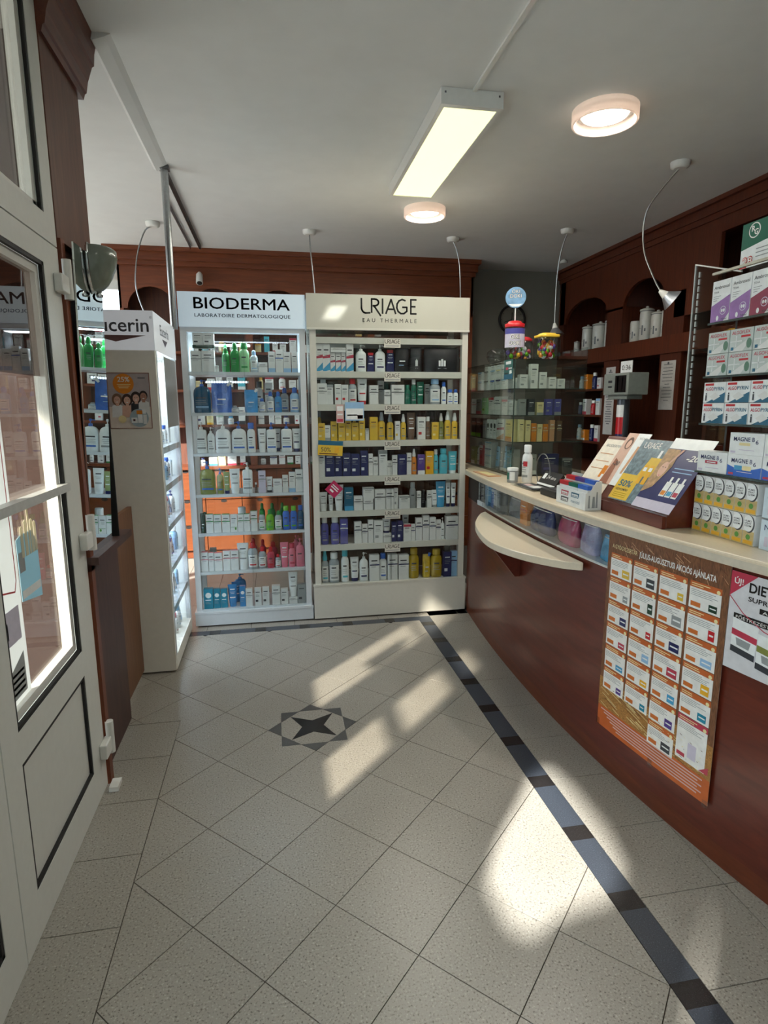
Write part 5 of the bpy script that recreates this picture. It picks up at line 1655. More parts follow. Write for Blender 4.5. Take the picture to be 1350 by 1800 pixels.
bag(.40, .22, 1.005, shiny('pink_vinyl', (178, 74, 110)), 0, 'pink shiny pouch behind the clear counter band', 2)
bag(.19, .06, 1.01, shiny('lilac_vinyl', (170, 166, 200)), 0, 'lilac shiny pouch behind the clear counter band', 3)
bag(.04, -.09, .98, shiny('lightblue_vinyl', (84, 164, 208)), 0, 'light blue shiny pouch behind the clear counter band', 4)
bag(1.12, .84, .985, shiny('silver_vinyl', (140, 140, 142)), .03, 'grey shiny pouch behind the clear counter band', 5)
for q, (y, w_, h_, b_, a_) in enumerate(((1.46, .05, .13, 'paper', 'sky'), (1.40, .05, .13, 'sky', 'navy'), (1.34, .05, .12, 'blue', 'white'), (1.28, .05, .12, 'paper', 'charcoal'), (1.21, .06, .11, 'grey', 'charcoal'), (.79, .09, .13, 'orange', 'red'))):
    o = carton(w_, h_, .05, b_, a_, q); o.location = (xb(y) + .06, y, .8725); o.rotation_euler[2] = -math.pi / 2
    tag(o, '%s and %s carton, %s from left behind the clear counter band' % (cw(b_), cw(a_), ORD[q]), 'carton', 'goods behind the counter band')

# posters taped on the curved counter front
def wrap(lift, y_left, z0):
    def fn(u, v):
        y = y_left - u
        d = y - 0.5
        k = 2 * (0.044 if d > 0 else 0.075) * d
        nrm = Vector((-1, k, 0)).normalized()
        return Vector((xb(y), y, z0 + v)) + nrm * lift
    return fn
OR1 = mat('poster_orange', (196, 98, 42), .45, noise=.08, scale=20); OR2 = mat('poster_tag_orange', (206, 112, 46), .45)
GRASS = mat('poster_wheat', (168, 120, 62), .5, noise=.45, scale=90, stretch=(6, 1, 6)); STRAW = mat('poster_straw', (120, 78, 50), .5, noise=.6, scale=70, stretch=(2, 8, .6))
PWd, PHt = .566, .835
f0 = wrap(.0115, -.100, .190)
pb = MB(); rect(pb, f0, 0, 0, PWd, PHt, STRAW, 14); rect(pb, wrap(.0108, -.100, .190), 0, 0, PWd, PHt, PAPER, 14)
po = pb.build('offer_poster', None, (1.86, -.42, .19)); tag(po, 'large orange July-August offer poster with product grid taped to counter front', 'poster')
f1, f2, f3, f4 = (wrap(.0115 + .0005 * q, -.100, .190) for q in (1, 2, 3, 4))
pm = MB(); rect(pm, f1, 0, 0, PWd, .09, OR1, 14); pm.build('orange_footer', po)
pm = MB(); rect(pm, f1, 0, .09, PWd, .215, GRASS, 14); pm.build('wheat_field', po)
pm = MB()
rnd = random.Random(5)
for k in range(70):
    u = rnd.uniform(.01, PWd - .1); v = rnd.uniform(.10, .20); L = rnd.uniform(.03, .09)
    stroke(pm, f2, [(u, v), (u + L, v - L * .25)], .0018, C('cream') if k % 3 else C('bark'))
for k in range(40):
    u = rnd.uniform(.08, PWd - .02); v = rnd.uniform(.765, .825)
    stroke(pm, f1, [(u, v), (u + rnd.uniform(.01, .04), v - rnd.uniform(.01, .04))], .002, C('tan') if k % 2 else C('bark'))
q_ = pm.build('straw_print', po); q_['kind'] = 'stuff'
pm = MB(); add_text(pm, 'A GYÓGYSZERTÁR', f3, .026, .772, .017, C('cream'), width=.142); pm.build('lettering', po); pm = MB(); add_text(pm, 'JÚLIUS-AUGUSZTUSI AKCIÓS AJÁNLATA', f3, .178, .770, .021, WHITE_INK, width=.340, bold=.02); pm.build('lettering', po); pm = MB()
for k in range(6):
    rect(pm, f3, .02 + .02 * k, .076 - .0115 * k, PWd * (.95 - .03 * (k % 2)), .081 - .0115 * k, C('blush'), 10)
pm.build('small_print', po)
cells = []
cw_, gap = .122, .010
uX = [.022, .154, .287, .420]
nrow = [6, 6, 7, 6]
topv = [.752, .752, .752, .752]
PIC = ['yellow', 'grey', 'navy', 'rose', 'cyan', 'purple', 'charcoal', 'forest', 'red', 'sky', 'amber', 'teal']
ci = 0
for col_ in range(4):
    rh = .0965
    for r_ in range(nrow[col_]):
        u0 = uX[col_]; v1 = topv[col_] - rh * r_; 
        last = (col_ == 3 and r_ == nrow[col_] - 1)
        v0 = v1 - rh + .003
        if last: v0 = v1 - .165
        if v0 < .02: v0 = .02
        mb = MB(); rnd = random.Random(100 + ci)
        head = C('rose') if last else OR1
        rect(mb, f2, u0, v1 - .021, u0 + cw_, v1, head, 3); rect(mb, f2, u0, v0, u0 + cw_, v1 - .021, WHITE_INK, 3)
        rect(mb, f3, u0 + .006, v1 - .009, u0 + .006 + rnd.uniform(.04, .075), v1 - .006, C('cream')); rect(mb, f3, u0 + .006, v1 - .016, u0 + .006 + rnd.uniform(.04, .08), v1 - .013, C('cream'))
        disc(mb, f3, u0 + cw_ - .012, v1 - .014, .007, C('cream'), 12)
        for k in range(4): rect(mb, f3, u0 + .006, v1 - .030 - .006 * k, u0 + .006 + rnd.uniform(.06, .105), v1 - .0282 - .006 * k, C('grey'))
        if not last:
            rect(mb, f3, u0 + .008, v0 + .008, u0 + .047, v0 + .024, OR2)
            pc = C(PIC[ci % 12]); w_ = rnd.uniform(.022, .045); h_ = rnd.uniform(.022, .038)
            rect(mb, f3, u0 + cw_ - .012 - w_, v0 + .007, u0 + cw_ - .012, v0 + .007 + h_, pc); rect(mb, f4, u0 + cw_ - .010 - w_ * .9, v0 + .007 + h_ * .45, u0 + cw_ - .016, v0 + .007 + h_ * .62, C('white'))
        else:
            rect(mb, f3, u0 + .05, v0 + .02, u0 + .085, v0 + .075, C('lilac')); rect(mb, f3, u0 + .006, v0 + .012, u0 + .04, v0 + .026, C('rose')); poly(mb, f3, [(u0 + .10, v0 + .002), (u0 + .136, v0 + .002), (u0 + .136, v0 + .03)], C('rose'))
        mb.build('offer_cell', po); ci += 1
for (u, v) in ((-.006, .0), (PWd - .02, -.012), (.3, -.008)):
    tq = MB(); rect(tq, wrap(.0140, -.100, .190), u, v, u + .022, v + .028, thin_glass('clear_tape', (226, 226, 222), 1.5)); tq.build('tape', po)
# second poster, cut by the frame
fA, fB, fC = (wrap(.0115 + .0006 * q, -.668, .70) for q in (0, 1, 2))
pb = MB(); rect(pb, fA, 0, 0, .42, .315, mat('poster_lightgrey', (214, 214, 218), .45), 8); p2 = pb.build('diet_shake_poster', None, (1.93, -.87, .70)); tag(p2, 'white and red diet shake poster at the right edge of counter front', 'poster')
pm = MB(); poly(pm, fB, [(0, .315), (.085, .315), (0, .235)], C('rose')); rect(pm, fB, .02, .165, .40, .185, BLACK_TXT, 4); rect(pm, fB, .10, .205, .40, .222, BLACK_TXT, 4)
stroke(pm, fB, [(.0, .235), (.05, .19), (.12, .155), (.22, .135), (.40, .125)], .003, C('rose'))
pm.build('colour_bands', p2)
pm = MB(); add_text(pm, 'ÚJ!', fC, .012, .278, .018, WHITE_INK, bold=.02, width=.03); pm.build('lettering', p2); pm = MB(); add_text(pm, 'DIET', fC, .062, .262, .030, BLACK_TXT, width=.075, bold=.025); add_text(pm, 'SHAKE', fC, .146, .262, .030, C('rose'), width=.11, bold=.025); pm.build('lettering', p2); pm = MB()
add_text(pm, 'SUPREME - ITALPOR', fC, .062, .234, .015, BLACK_TXT, width=.24, bold=.015); pm.build('lettering', p2); pm = MB(); add_text(pm, 'FŐÉTKEZÉST HELYETTESÍTŐ', fC, .028, .169, .010, WHITE_INK, width=.24); add_text(pm, 'Az ideális alakért', fC, .11, .208, .009, WHITE_INK, width=.16); pm.build('lettering', p2)
for k, (u, v, c1, c2) in enumerate(((.02, .04, 'rose', 'charcoal'), (.105, .015, 'olive', 'charcoal'), (.20, .0, 'amber', 'charcoal'))):
    pm = MB(); q1 = wrap(.0127 + .0009 * k, -.668, .70); q2 = wrap(.0130 + .0009 * k, -.668, .70)
    poly(pm, q1, [(u, v + .02), (u + .08, v + .01), (u + .085, v + .12), (u, v + .13)], C('white')); poly(pm, q2, [(u, v + .075), (u + .083, v + .065), (u + .083, v + .085), (u, v + .095)], C(c1)); poly(pm, q2, [(u, v + .02), (u + .08, v + .01), (u + .08, v + .03), (u, v + .04)], C(c2)); poly(pm, q2, [(u + .02, v + .045), (u + .06, v + .04), (u + .065, v + .063), (u + .015, v + .068)], C('grey'))
    pm.build('pouch_picture', p2)

# ================================================================== ON THE COUNTER
ZT = 1.0705
# toothpaste sample dispenser box
eb = empty('sample_box', (1.885, .235, ZT), 'white toothpaste leaflet dispenser box with red, purple, green and blue tabs', 'dispenser')
mb = MB(); mb.slab([(0, 0), (.074, 0), (.074, .125), (.05, .125), (.02, .08), (0, .075)], (1.815, .10, ZT), (1, 0, 0), (0, 0, 1), (0, 1, 0), .004, C('paper'))
mb.slab([(0, 0), (.074, 0), (.074, .125), (.05, .125), (.02, .08), (0, .075)], (1.815, .366, ZT), (1, 0, 0), (0, 0, 1), (0, 1, 0), .004, C('paper'))
mb.box(1.815, 1.819, .104, .366, ZT, ZT + .075, C('white')); mb.box(1.885, 1.889, .104, .366, ZT, ZT + .125, C('white')); mb.box(1.819, 1.885, .104, .366, ZT, ZT + .003, C('white'))
mb.build('tray', eb)
for x_, z_, cols in ((1.826, .105, ('red', 'emerald', 'blue')), (1.858, .128, ('red', 'purple', 'blue'))):
    for k, c_ in enumerate(cols):
        y1 = .362 - .086 * k
        m2 = MB(); m2.box(x_, x_ + .022, y1 - .083, y1, ZT + .004, ZT + z_ - .018, C('white')); m2.box(x_ - .001, x_ + .022, y1 - .083, y1, ZT + z_ - .018, ZT + z_, C(c_)); m2.build('leaflet_stack', eb)
pm = MB(); fe = plane_fn((1.8146, .366, ZT), (0, -1, 0), (0, 0, 1))
for (u, v, c_, t_) in ((.05, .048, 'rose', 'elmex'), (.145, .048, 'petrol', 'elmex'), (.05, .018, 'charcoal', 'elmex')):
    poly(pm, fe, [(u - .008, v - .005), (u + .058, v - .005), (u + .066, v + .017), (u - .005, v + .017)], C(c_)); rect(pm, plane_fn((1.8143, .366, ZT), (0, -1, 0), (0, 0, 1)), u, v - .002, u + .055, v + .011, C('white')); add_text(pm, t_, plane_fn((1.8140, .366, ZT), (0, -1, 0), (0, 0, 1)), u + .004, v, .007, C(c_), width=.047, bold=.02)
add_text(pm, 'meridol', fe, .14, .018, .015, C('petrol'), width=.075); pm.build('logo_print', eb)
pm = MB(); fs = plane_fn((1.815, .0995, ZT), (1, 0, 0), (0, 0, 1))
for (u, w_, h_) in ((.012, .01, .055), (.03, .016, .05), (.048, .01, .07)): poly(pm, fs, [(u, .01), (u + w_, .01), (u + w_ * .8, .01 + h_), (u + w_ * .2, .01 + h_)], C('grey'))
pm.build('side_print', eb)
# sloped wooden leaflet stand
ls = empty('leaflet_stand', (2.0, .02, ZT), 'sloped dark mahogany leaflet stand holding brochures on the counter', 'stand')
mb = MB(); prof = [(1.908, ZT), (2.12, ZT), (2.12, 1.375), (2.085, 1.375), (1.915, 1.125), (1.908, 1.11)]
mb.slab([(p[0], p[1]) for p in prof], (0, -.312, 0), (1, 0, 0), (0, 0, 1), (0, 1, 0), .707, MAHOGANY); mb.build('wedge', ls, bevel=.004)
MB().box(1.893, 1.907, -.312, .395, ZT, ZT + .045, MAHOGANY).build('front_lip', ls)
sA = Vector((2.085, 0, 1.375)); sB = Vector((1.915, 0, 1.125)); sl = (sA - sB).normalized(); sn = Vector((-sl.z, 0, sl.x))
def leaflet(y_left, w, s0, s1, layer, m, label, skew=0.0, cat='leaflet'):
    base = sB + sl * s0 + sn * (.0015 + .0022 * layer)
    o = empty('leaflet', (base.x, y_left, base.z), label, cat, 'leaflets on the sloped stand')
    fn = lambda l: (lambda u, v: Vector((base.x, y_left - u - skew * v, base.z)) + sl * v + sn * l)
    h = s1 - s0
    mb = MB(); f_ = fn(0); g_ = fn(.001)
    vs_ = [f_(0, 0), f_(w, 0), f_(w, h), f_(0, h), g_(0, 0), g_(w, 0), g_(w, h), g_(0, h)]
    mb.add(vs_, [(0, 3, 2, 1), (4, 5, 6, 7), (0, 1, 5, 4), (1, 2, 6, 5), (2, 3, 7, 6), (3, 0, 4, 7)], m); mb.build('sheet', o)
    return o, fn(.0016), fn(.0021), fn(.0026), h
def leaf_print(o, name='print'):
    return MB()
CR = mat('leaflet_cream', (238, 230, 214), .4)
o, a, b, c, h = leaflet(.385, .235, .0, .285, 0, CR, 'cream brochure with orange blocks at left end of the stand', .0)
pm = MB(); add_text(pm, 'BIODERMA', a, .03, h * .86, .014, C('grey'), width=.12)
for k in range(3): rect(pm, a, .02, h * (.72 - .14 * k), .13, h * (.735 - .14 * k), C('tan'))
rect(pm, a, .12, h * .30, .165, h * .52, C('orange')); rect(pm, a, .12, h * .0, .19, h * .16, C('orange')); rect(pm, b, .14, h * .12, .185, h * .36, C('white')); pm.build('print', o)
o, a, b, c, h = leaflet(.225, .165, .06, .325, 1, mat('leaflet_skin', (214, 176, 156), .35), 'brochure with bare-shouldered woman and twenty percent offer', -.05)
pm = MB(); poly(pm, a, [(.085, 0), (.165, 0), (.165, h), (.075, h)], C('white')); poly(pm, b, [(.11, .06), (.125, .06), (.14, .2), (.12, .2)], C('tan')); add_text(pm, 'VICHY', b, .098, h * .88, .013, C('grey'), width=.055); disc(pm, a, .045, h * .8, .024, mat('hair_brown', (96, 62, 46), .5), 16, .032); disc(pm, b, .047, h * .78, .016, SK[1], 16, .022); poly(pm, a, [(.0, 0), (.06, 0), (.045, h * .45), (.02, h * .5)], mat('leaflet_brown', (150, 92, 66), .5)); add_text(pm, '-20', c, .02, h * .36, .022, C('charcoal'), width=.045, shear=.2); pm.build('print', o)
o, a, b, c, h = leaflet(.085, .205, .0, .30, 2, mat('leaflet_steelblue', (106, 128, 138), .35, noise=.45, scale=60), 'steel blue and yellow half-price brochure in middle of the stand', -.05)
pm = MB(); rect(pm, a, .0, .005, .13, h * .42, C('yellow')); poly(pm, a, [(.10, h * .42), (.2, h * .42), (.2, h * .72), (.12, h * .72)], C('yellow')); brand_u(pm, lambda u, v: b(.03 + u, h * .86 + v), .026, WHITE_INK, .004)
add_text(pm, '50%', b, .018, h * .22, .030, C('petrol'), width=.085, bold=.02); add_text(pm, 'KEDVEZMÉNY', b, .018, h * .15, .011, C('charcoal'), width=.085, bold=.01)
for k in range(3): rect(pm, b, .02, h * (.05 + .03 * k), .11, h * (.058 + .03 * k), C('oil'))
for k in range(2): rect(pm, b, .115 + .035 * k, h * .3, .14 + .035 * k, h * .6, C('amber')); rect(pm, c, .117 + .035 * k, h * .5, .138 + .035 * k, h * .56, C('white'))
rect(pm, b, .155, h * .72, .17, h * .84, C('white')); pm.build('print', o)
o, a, b, c, h = leaflet(-.095, .235, -.005, .315, 3, mat('leaflet_navy', (38, 44, 100), .3), 'navy brochure with blonde woman and three white bottles at right', -.0)
pm = MB(); rect(pm, a, 0, h * .85, .235, h, C('white')); rect(pm, a, 0, 0, .235, h * .13, C('lilac')); poly(pm, b, [(.0, h * .2), (.05, h * .3), (.085, h * .6), (.075, h * .84), (.0, h * .84)], mat('hair_blonde', (176, 140, 100), .5, noise=.3, scale=60)); disc(pm, c, .045, h * .55, .022, SK[1], 18, .035); poly(pm, c, [(.06, h * .62), (.10, h * .84), (.085, h * .84), (.05, h * .62)], SK[0]); disc(pm, plane_fn((0, 0, 0), (1, 0, 0), (0, 1, 0)) if False else c, .047, h * .465, .007, C('rose'), 10, .005)
disc(pm, c, .038, h * .58, .004, BLACK_TXT, 8, .002); disc(pm, c, .053, h * .58, .004, BLACK_TXT, 8, .002)
add_text(pm, '-20', b, .135, h * .70, .026, WHITE_INK, width=.07, bold=.02, shear=.2)
for k in range(2): rect(pm, b, .105, h * (.58 - .05 * k), .215, h * (.592 - .05 * k), C('sky'))
for k in range(3):
    rect(pm, b, .115 + .035 * k, h * .2, .145 + .035 * k, h * .40, C('white')); rect(pm, b, .124 + .035 * k, h * .40, .136 + .035 * k, h * .47, C('white')); rect(pm, c, .118 + .035 * k, h * .22, .142 + .035 * k, h * .28, C(('orange', 'cyan', 'rose')[k]))
pm.build('print', o)
# black card reader, spray bottle, paste tube cup, tray, sign
kb = MB().box(1.84, 1.93, .43, .60, ZT, ZT + .034, mat('matt_black', (26, 26, 28), .5)); o = kb.build('card_reader', None, (1.885, .515, ZT), bevel=.004); tag(o, 'small black card reader box left of the toothpaste dispenser', 'device')
pm = MB(); rect(pm, plane_fn((1.85, .59, ZT + .0345), (1, 0, 0), (0, -1, 0)), .02, .02, .07, .1, C('charcoal')); pm.build('keypad', o)
o = bottle('cyl', .064, .222, 'white', 'white', '', 3); o.name = 'spray_can'; o.location = (1.972, 1.062, ZT); o.rotation_euler[2] = -math.pi * .35
tag(o, 'white spray can with round red label standing before the glass showcase', 'bottle')
pm = MB(); pm.arc([(.095, .0336, .0270, 2.2), (.125, .0336, .0270, 2.2)], C('red'), math.pi * 1.42, math.pi * 1.58 + .3, 8); part(pm, 'red_seal', o)
pb = MB(); pb.loft([(0, .030, .030, 2), (.004, .032, .032, 2), (.068, .032, .032, 2), (.070, .028, .028, 2)], C('grey'), 18); o = thing(pb, 'pill_tub'); o.location = (1.885, 1.07, ZT); tag(o, 'short silver-green tub with white lid beside the spray can', 'tub')
pm = MB(); pm.loft([(.070, .033, .033, 2), (.086, .033, .033, 2), (.088, .03, .03, 2)], C('white'), 18); part(pm, 'lid', o)
pm = MB(); pm.arc([(.02, .0326, .0326, 2), (.06, .0326, .0326, 2)], C('emerald'), math.pi * .9, math.pi * 1.15, 5); pm.arc([(.015, .0324, .0324, 2), (.064, .0324, .0324, 2)], C('white'), math.pi * 1.2, math.pi * 1.5, 5); part(pm, 'label', o)
ty = MB().box(1.835, 1.965, .66, .98, ZT, ZT + .008, ACRYL).box(1.85, 1.95, .70, .94, ZT + .0085, ZT + .0095, C('charcoal')); o = ty.build('coin_tray', None, (1.9, .82, ZT)); tag(o, 'flat clear coin tray with dark pad on the worktop', 'tray')
pm = MB(); rect(pm, plane_fn((1.85, .94, ZT + .010), (0, -1, 0), (1, 0, 0)), .03, .03, .1, .07, C('blush')); rect(pm, plane_fn((1.85, .94, ZT + .0102), (0, -1, 0), (1, 0, 0)), .12, .02, .2, .08, C('paper')); pm.build('pad_print', o)
pp = MB().box(1.84, 1.93, 1.36, 1.66, ZT, ZT + .004, C('tan')); o = pp.build('booklet', None, (1.885, 1.5, ZT)); tag(o, 'flat beige booklet lying at the far end of the worktop', 'booklet')
pm = MB(); rect(pm, plane_fn((1.85, 1.64, ZT + .0045), (0, -1, 0), (1, 0, 0)), .02, .012, .24, .07, C('cream')); pm.build('cover_print', o)
sg = empty('thank_you_sign', (2.01, .80, ZT), 'black tent sign with white handwriting and wire loop beside spray can', 'sign')
mb = MB(); mb.add([(1.965, .70, ZT + .012), (1.965, .91, ZT + .012), (2.02, .91, ZT + .085), (2.02, .70, ZT + .085), (2.06, .70, ZT + .0005), (2.06, .91, ZT + .0005), (1.965, .70, ZT + .0005), (1.965, .91, ZT + .0005)], [(0, 3, 2, 1), (3, 4, 5, 2), (0, 1, 7, 6), (0, 6, 4, 3), (1, 2, 5, 7), (6, 7, 5, 4)], mat('matt_black', (26, 26, 28), .5)); mb.build('tent', sg)
fz = lambda u, v: Vector((1.9645 + .055 * v / .0914 - .0008, .91 - u, ZT + .012 + .073 * v / .0914 + .0006))
pm = MB(); rect(pm, fz, .015, .04, .05, .075, C('white')); add_text(pm, '24 óra', fz, .06, .045, .02, WHITE_INK, width=.11, shear=.3); rect(pm, fz, .0, .0, .21, .012, C('white')); pm.build('handwriting', sg)
pm = MB(); pm.tube([(2.0, .97 - .0, ZT + .01)] + [(2.0, .91 + .09 * math.cos(t * math.pi / 10), ZT + .08 + .10 * math.sin(t * math.pi / 10)) for t in range(0, 11)] + [(2.0, .82, ZT + .06)], .003, STEEL, 6); pm.build('wire_loop', sg)
cd_ = MB().slab([(0, 0), (.11, 0), (.11, .12), (0, .12)], (1.99, .66, ZT + .001), (0, -1, 0), (.5, 0, .86), (-.86, 0, .5), .001, C('grey')); o = cd_.build('price_card', None, (2.0, .6, ZT)); tag(o, 'plain grey price card leaning behind the card reader', 'card')
pm = MB(); f_ = plane_fn((1.989, .66, ZT + .0016), (0, -1, 0), (.5, 0, .86)); [rect(pm, plane_fn((1.9875, .66, ZT + .0022), (0, -1, 0), (.5, 0, .86)), .015, .03 + .03 * k, .09, .034 + .03 * k, C('lilac')) for k in range(3)]; pm.build('print', o)

# ------------------------------------------------------------------ glass showcase at the far end of the counter
gv = empty('glass_showcase', (2.23, 1.8, ZT), 'tall glass showcase with pharmacy goods at the far end of counter', 'showcase')
GX0, GX1, GY0, GY1, GZ = 1.985, 2.47, 1.33, 2.26, 1.80
VG = thin_glass('showcase_glass', (240, 244, 241), 1.3)
box('front_pane', GX0, GX0 + .004, GY0, GY1, ZT, GZ, VG, gv); box('end_pane', GX0 + .004, GX1 - .004, GY0, GY0 + .004, ZT, GZ, VG, gv)
box('end_pane', GX1 - .004, GX1, GY0, GY1, ZT, GZ + .08, VG, gv); box('top_pane', GX0, GX1, GY0, GY1, GZ, GZ + .005, VG, gv)
EDG = mat('glass_edge', (52, 66, 60), .2)
for z in (1.625, 1.458, 1.29):
    s_ = box('shelf', GX0 + .006, GX1 - .006, GY0 + .006, GY1 - .006, z - .005, z, VG, gv)
    MB().box(GX0 + .005, GX0 + .0062, GY0 + .006, GY1 - .006, z - .005, z, EDG).box(GX0 + .006, GX1 - .006, GY0 + .005, GY0 + .0062, z - .005, z, EDG).build('edge', s_)
MB().box(GX0 - .001, GX0 + .005, GY0 - .001, GY0 + .005, ZT, GZ, EDG).build('corner_joint', gv); box('bottom_board', GX0 + .005, GX1 - .005, GY0 + .005, GY1 - .005, ZT, ZT + .008, mat('dark_metal', (58, 56, 54), .4, metal=.6), gv)
SHV = {1.0785: 'bottom', 1.29: 'second', 1.458: 'third', 1.625: 'top'}
def show(y, z, w, h, kd, b_, a_, n_, face='front', zb=0.0, style=None):
    o = product(kd, w, h, b_, a_, '', int(y * 100) + n_, style)
    if face == 'front':
        o.location = (GX0 + .055, y, z + zb + .0005); o.rotation_euler[2] = -math.pi / 2
        tag(o, '%s, %s from far end on %s shelf of glass showcase' % (describe(kd, b_, a_), ORD[n_], SHV[z]), KIND_CAT[kd], 'goods in the glass showcase')
    else:
        o.location = (y, GY0 + .05, z + zb + .0005)
        tag(o, '%s, %s from left on %s shelf at showcase end' % (describe(kd, b_, a_), ORD[n_], SHV[z]), KIND_CAT[kd], 'goods in the glass showcase')
show(2.17, 1.625, .10, .125, 'c', 'tan', 'rose', 0, style=1)
for k, (y, top_) in enumerate(((2.05, 2), (1.915, 2.6), (1.79, 2.6), (1.68, 2.6), (1.58, 2.4), (1.465, 1))):
    show(y, 1.625, .085, .066, 'c', 'white', ('sky', 'charcoal', 'blue', 'navy', 'sky', 'grey')[k], 1 + 3 * k, style=0)
    if top_ > 1: show(y, 1.625, .082, .066, 'c', 'white', ('sky', 'charcoal', 'sky', 'cream', 'grey', 'grey')[k], 2 + 3 * k, zb=.0672, style=0)
    if top_ > 2.5: show(y, 1.625, .07, .03, 'c', 'white', 'grey', 3 + 3 * k, zb=.1342, style=2)
for k, (x, w_, h_) in enumerate(((2.06, .055, .085), (2.13, .05, .15), (2.19, .05, .10), (2.255, .05, .07), (2.315, .05, .06))): show(x, 1.625, w_, h_, 'c', 'paper', 'grey', k, 'end', style=3)
for k, (y, w_, h_, b_, a_) in enumerate(((2.17, .10, .11, 'paper', 'rose'), (2.06, .10, .105, 'grey', 'rose'), (1.93, .11, .115, 'mint', 'lime'), (1.80, .10, .115, 'paper', 'red'), (1.68, .11, .12, 'paper', 'charcoal'), (1.55, .10, .10, 'paper', 'rose'), (1.44, .07, .09, 'paper', 'grey'))): show(y, 1.458, w_, h_, 'c', b_, a_, k)
for k, (x, b_) in enumerate(((2.06, 'grey'), (2.12, 'charcoal'), (2.18, 'cream'), (2.24, 'violet'), (2.30, 'violet'))): show(x, 1.458, .045, .10 - .02 * (k == 2), 'c', b_, 'grey', k, 'end')
for k, (y, w_, h_, b_, a_, s_) in enumerate(((2.16, .10, .135, 'black', 'lime', 1), (2.05, .10, .135, 'black', 'lime', 1), (1.94, .06, .12, 'grey', 'violet', 2), (1.865, .055, .13, 'white', 'black', 4), (1.80, .055, .13, 'white', 'black', 4), (1.735, .055, .13, 'white', 'black', 4), (1.61, .13, .14, 'paper', 'tan', 5), (1.47, .11, .14, 'cream', 'orange', 1))): show(y, 1.29, w_, h_, 'c', b_, a_, k, style=s_)
for k, (x, b_, h_) in enumerate(((2.06, 'cream', .14), (2.105, 'cream', .135), (2.145, 'orange', .115), (2.185, 'cream', .11), (2.225, 'orange', .11), (2.27, 'tan', .135), (2.32, 'brown', .13))): show(x, 1.29, .034, h_, 'c', b_, 'cream', k, 'end', style=2)
for k, (y, kd, w_, h_, b_, a_) in enumerate(((2.16, 'c', .08, .13, 'sage', 'white'), (2.06, 'cyl', .06, .17, 'white', 'grey'), (1.98, 'c', .07, .15, 'rose', 'white'), (1.84, 'c', .13, .045, 'paper', 'navy'), (1.70, 'tube', .06, .16, 'sky', 'grey'), (1.63, 'tube', .05, .16, 'grey', 'white'), (1.56, 'tube', .05, .17, 'sky', 'white'), (1.48, 'c', .05, .17, 'grey', 'sky'), (1.41, 'c', .06, .16, 'grey', 'charcoal'))): show(y, 1.0785, w_, h_, kd, b_, a_, k)
for j in range(1, 4): show(1.84, 1.0785, .13, .045, 'c', 'paper', ('sky', 'navy', 'cyan')[j - 1], 8 + j, zb=.0458 * j, style=0)
show(2.13, 1.0785, .07, .13, 'c', 'grey', 'white', 0, 'end'); show(2.26, 1.0785, .12, .13, 'c', 'navy', 'violet', 1, 'end'); show(2.38, 1.0785, .07, .10, 'c', 'charcoal', 'grey', 2, 'end')
gp = MB().box(GX0 - .003, GX0 - .001, 1.36, 1.50, 1.685, 1.805, mat('poster_teal', (52, 102, 98), .45)); o = gp.build('dental_card', None, (GX0, 1.43, 1.685)); tag(o, 'dark teal dental offer card on the front of the glass showcase', 'card')
pm = MB(); f_ = plane_fn((GX0 - .0036, 1.50, 1.685), (0, -1, 0), (0, 0, 1)); rect(pm, f_, .03, .092, .115, .11, C('white')); rect(pm, f_, .03, .058, .07, .074, C('rose')); rect(pm, f_, .075, .062, .13, .07, C('white')); rect(pm, f_, .0, .0, .14, .03, C('petrol')); rect(pm, f_, .01, .032, .065, .04, BLACK_TXT); poly(pm, f_, [(.09, .03), (.13, .035), (.125, .055), (.09, .052)], C('white')); pm.build('print', o)
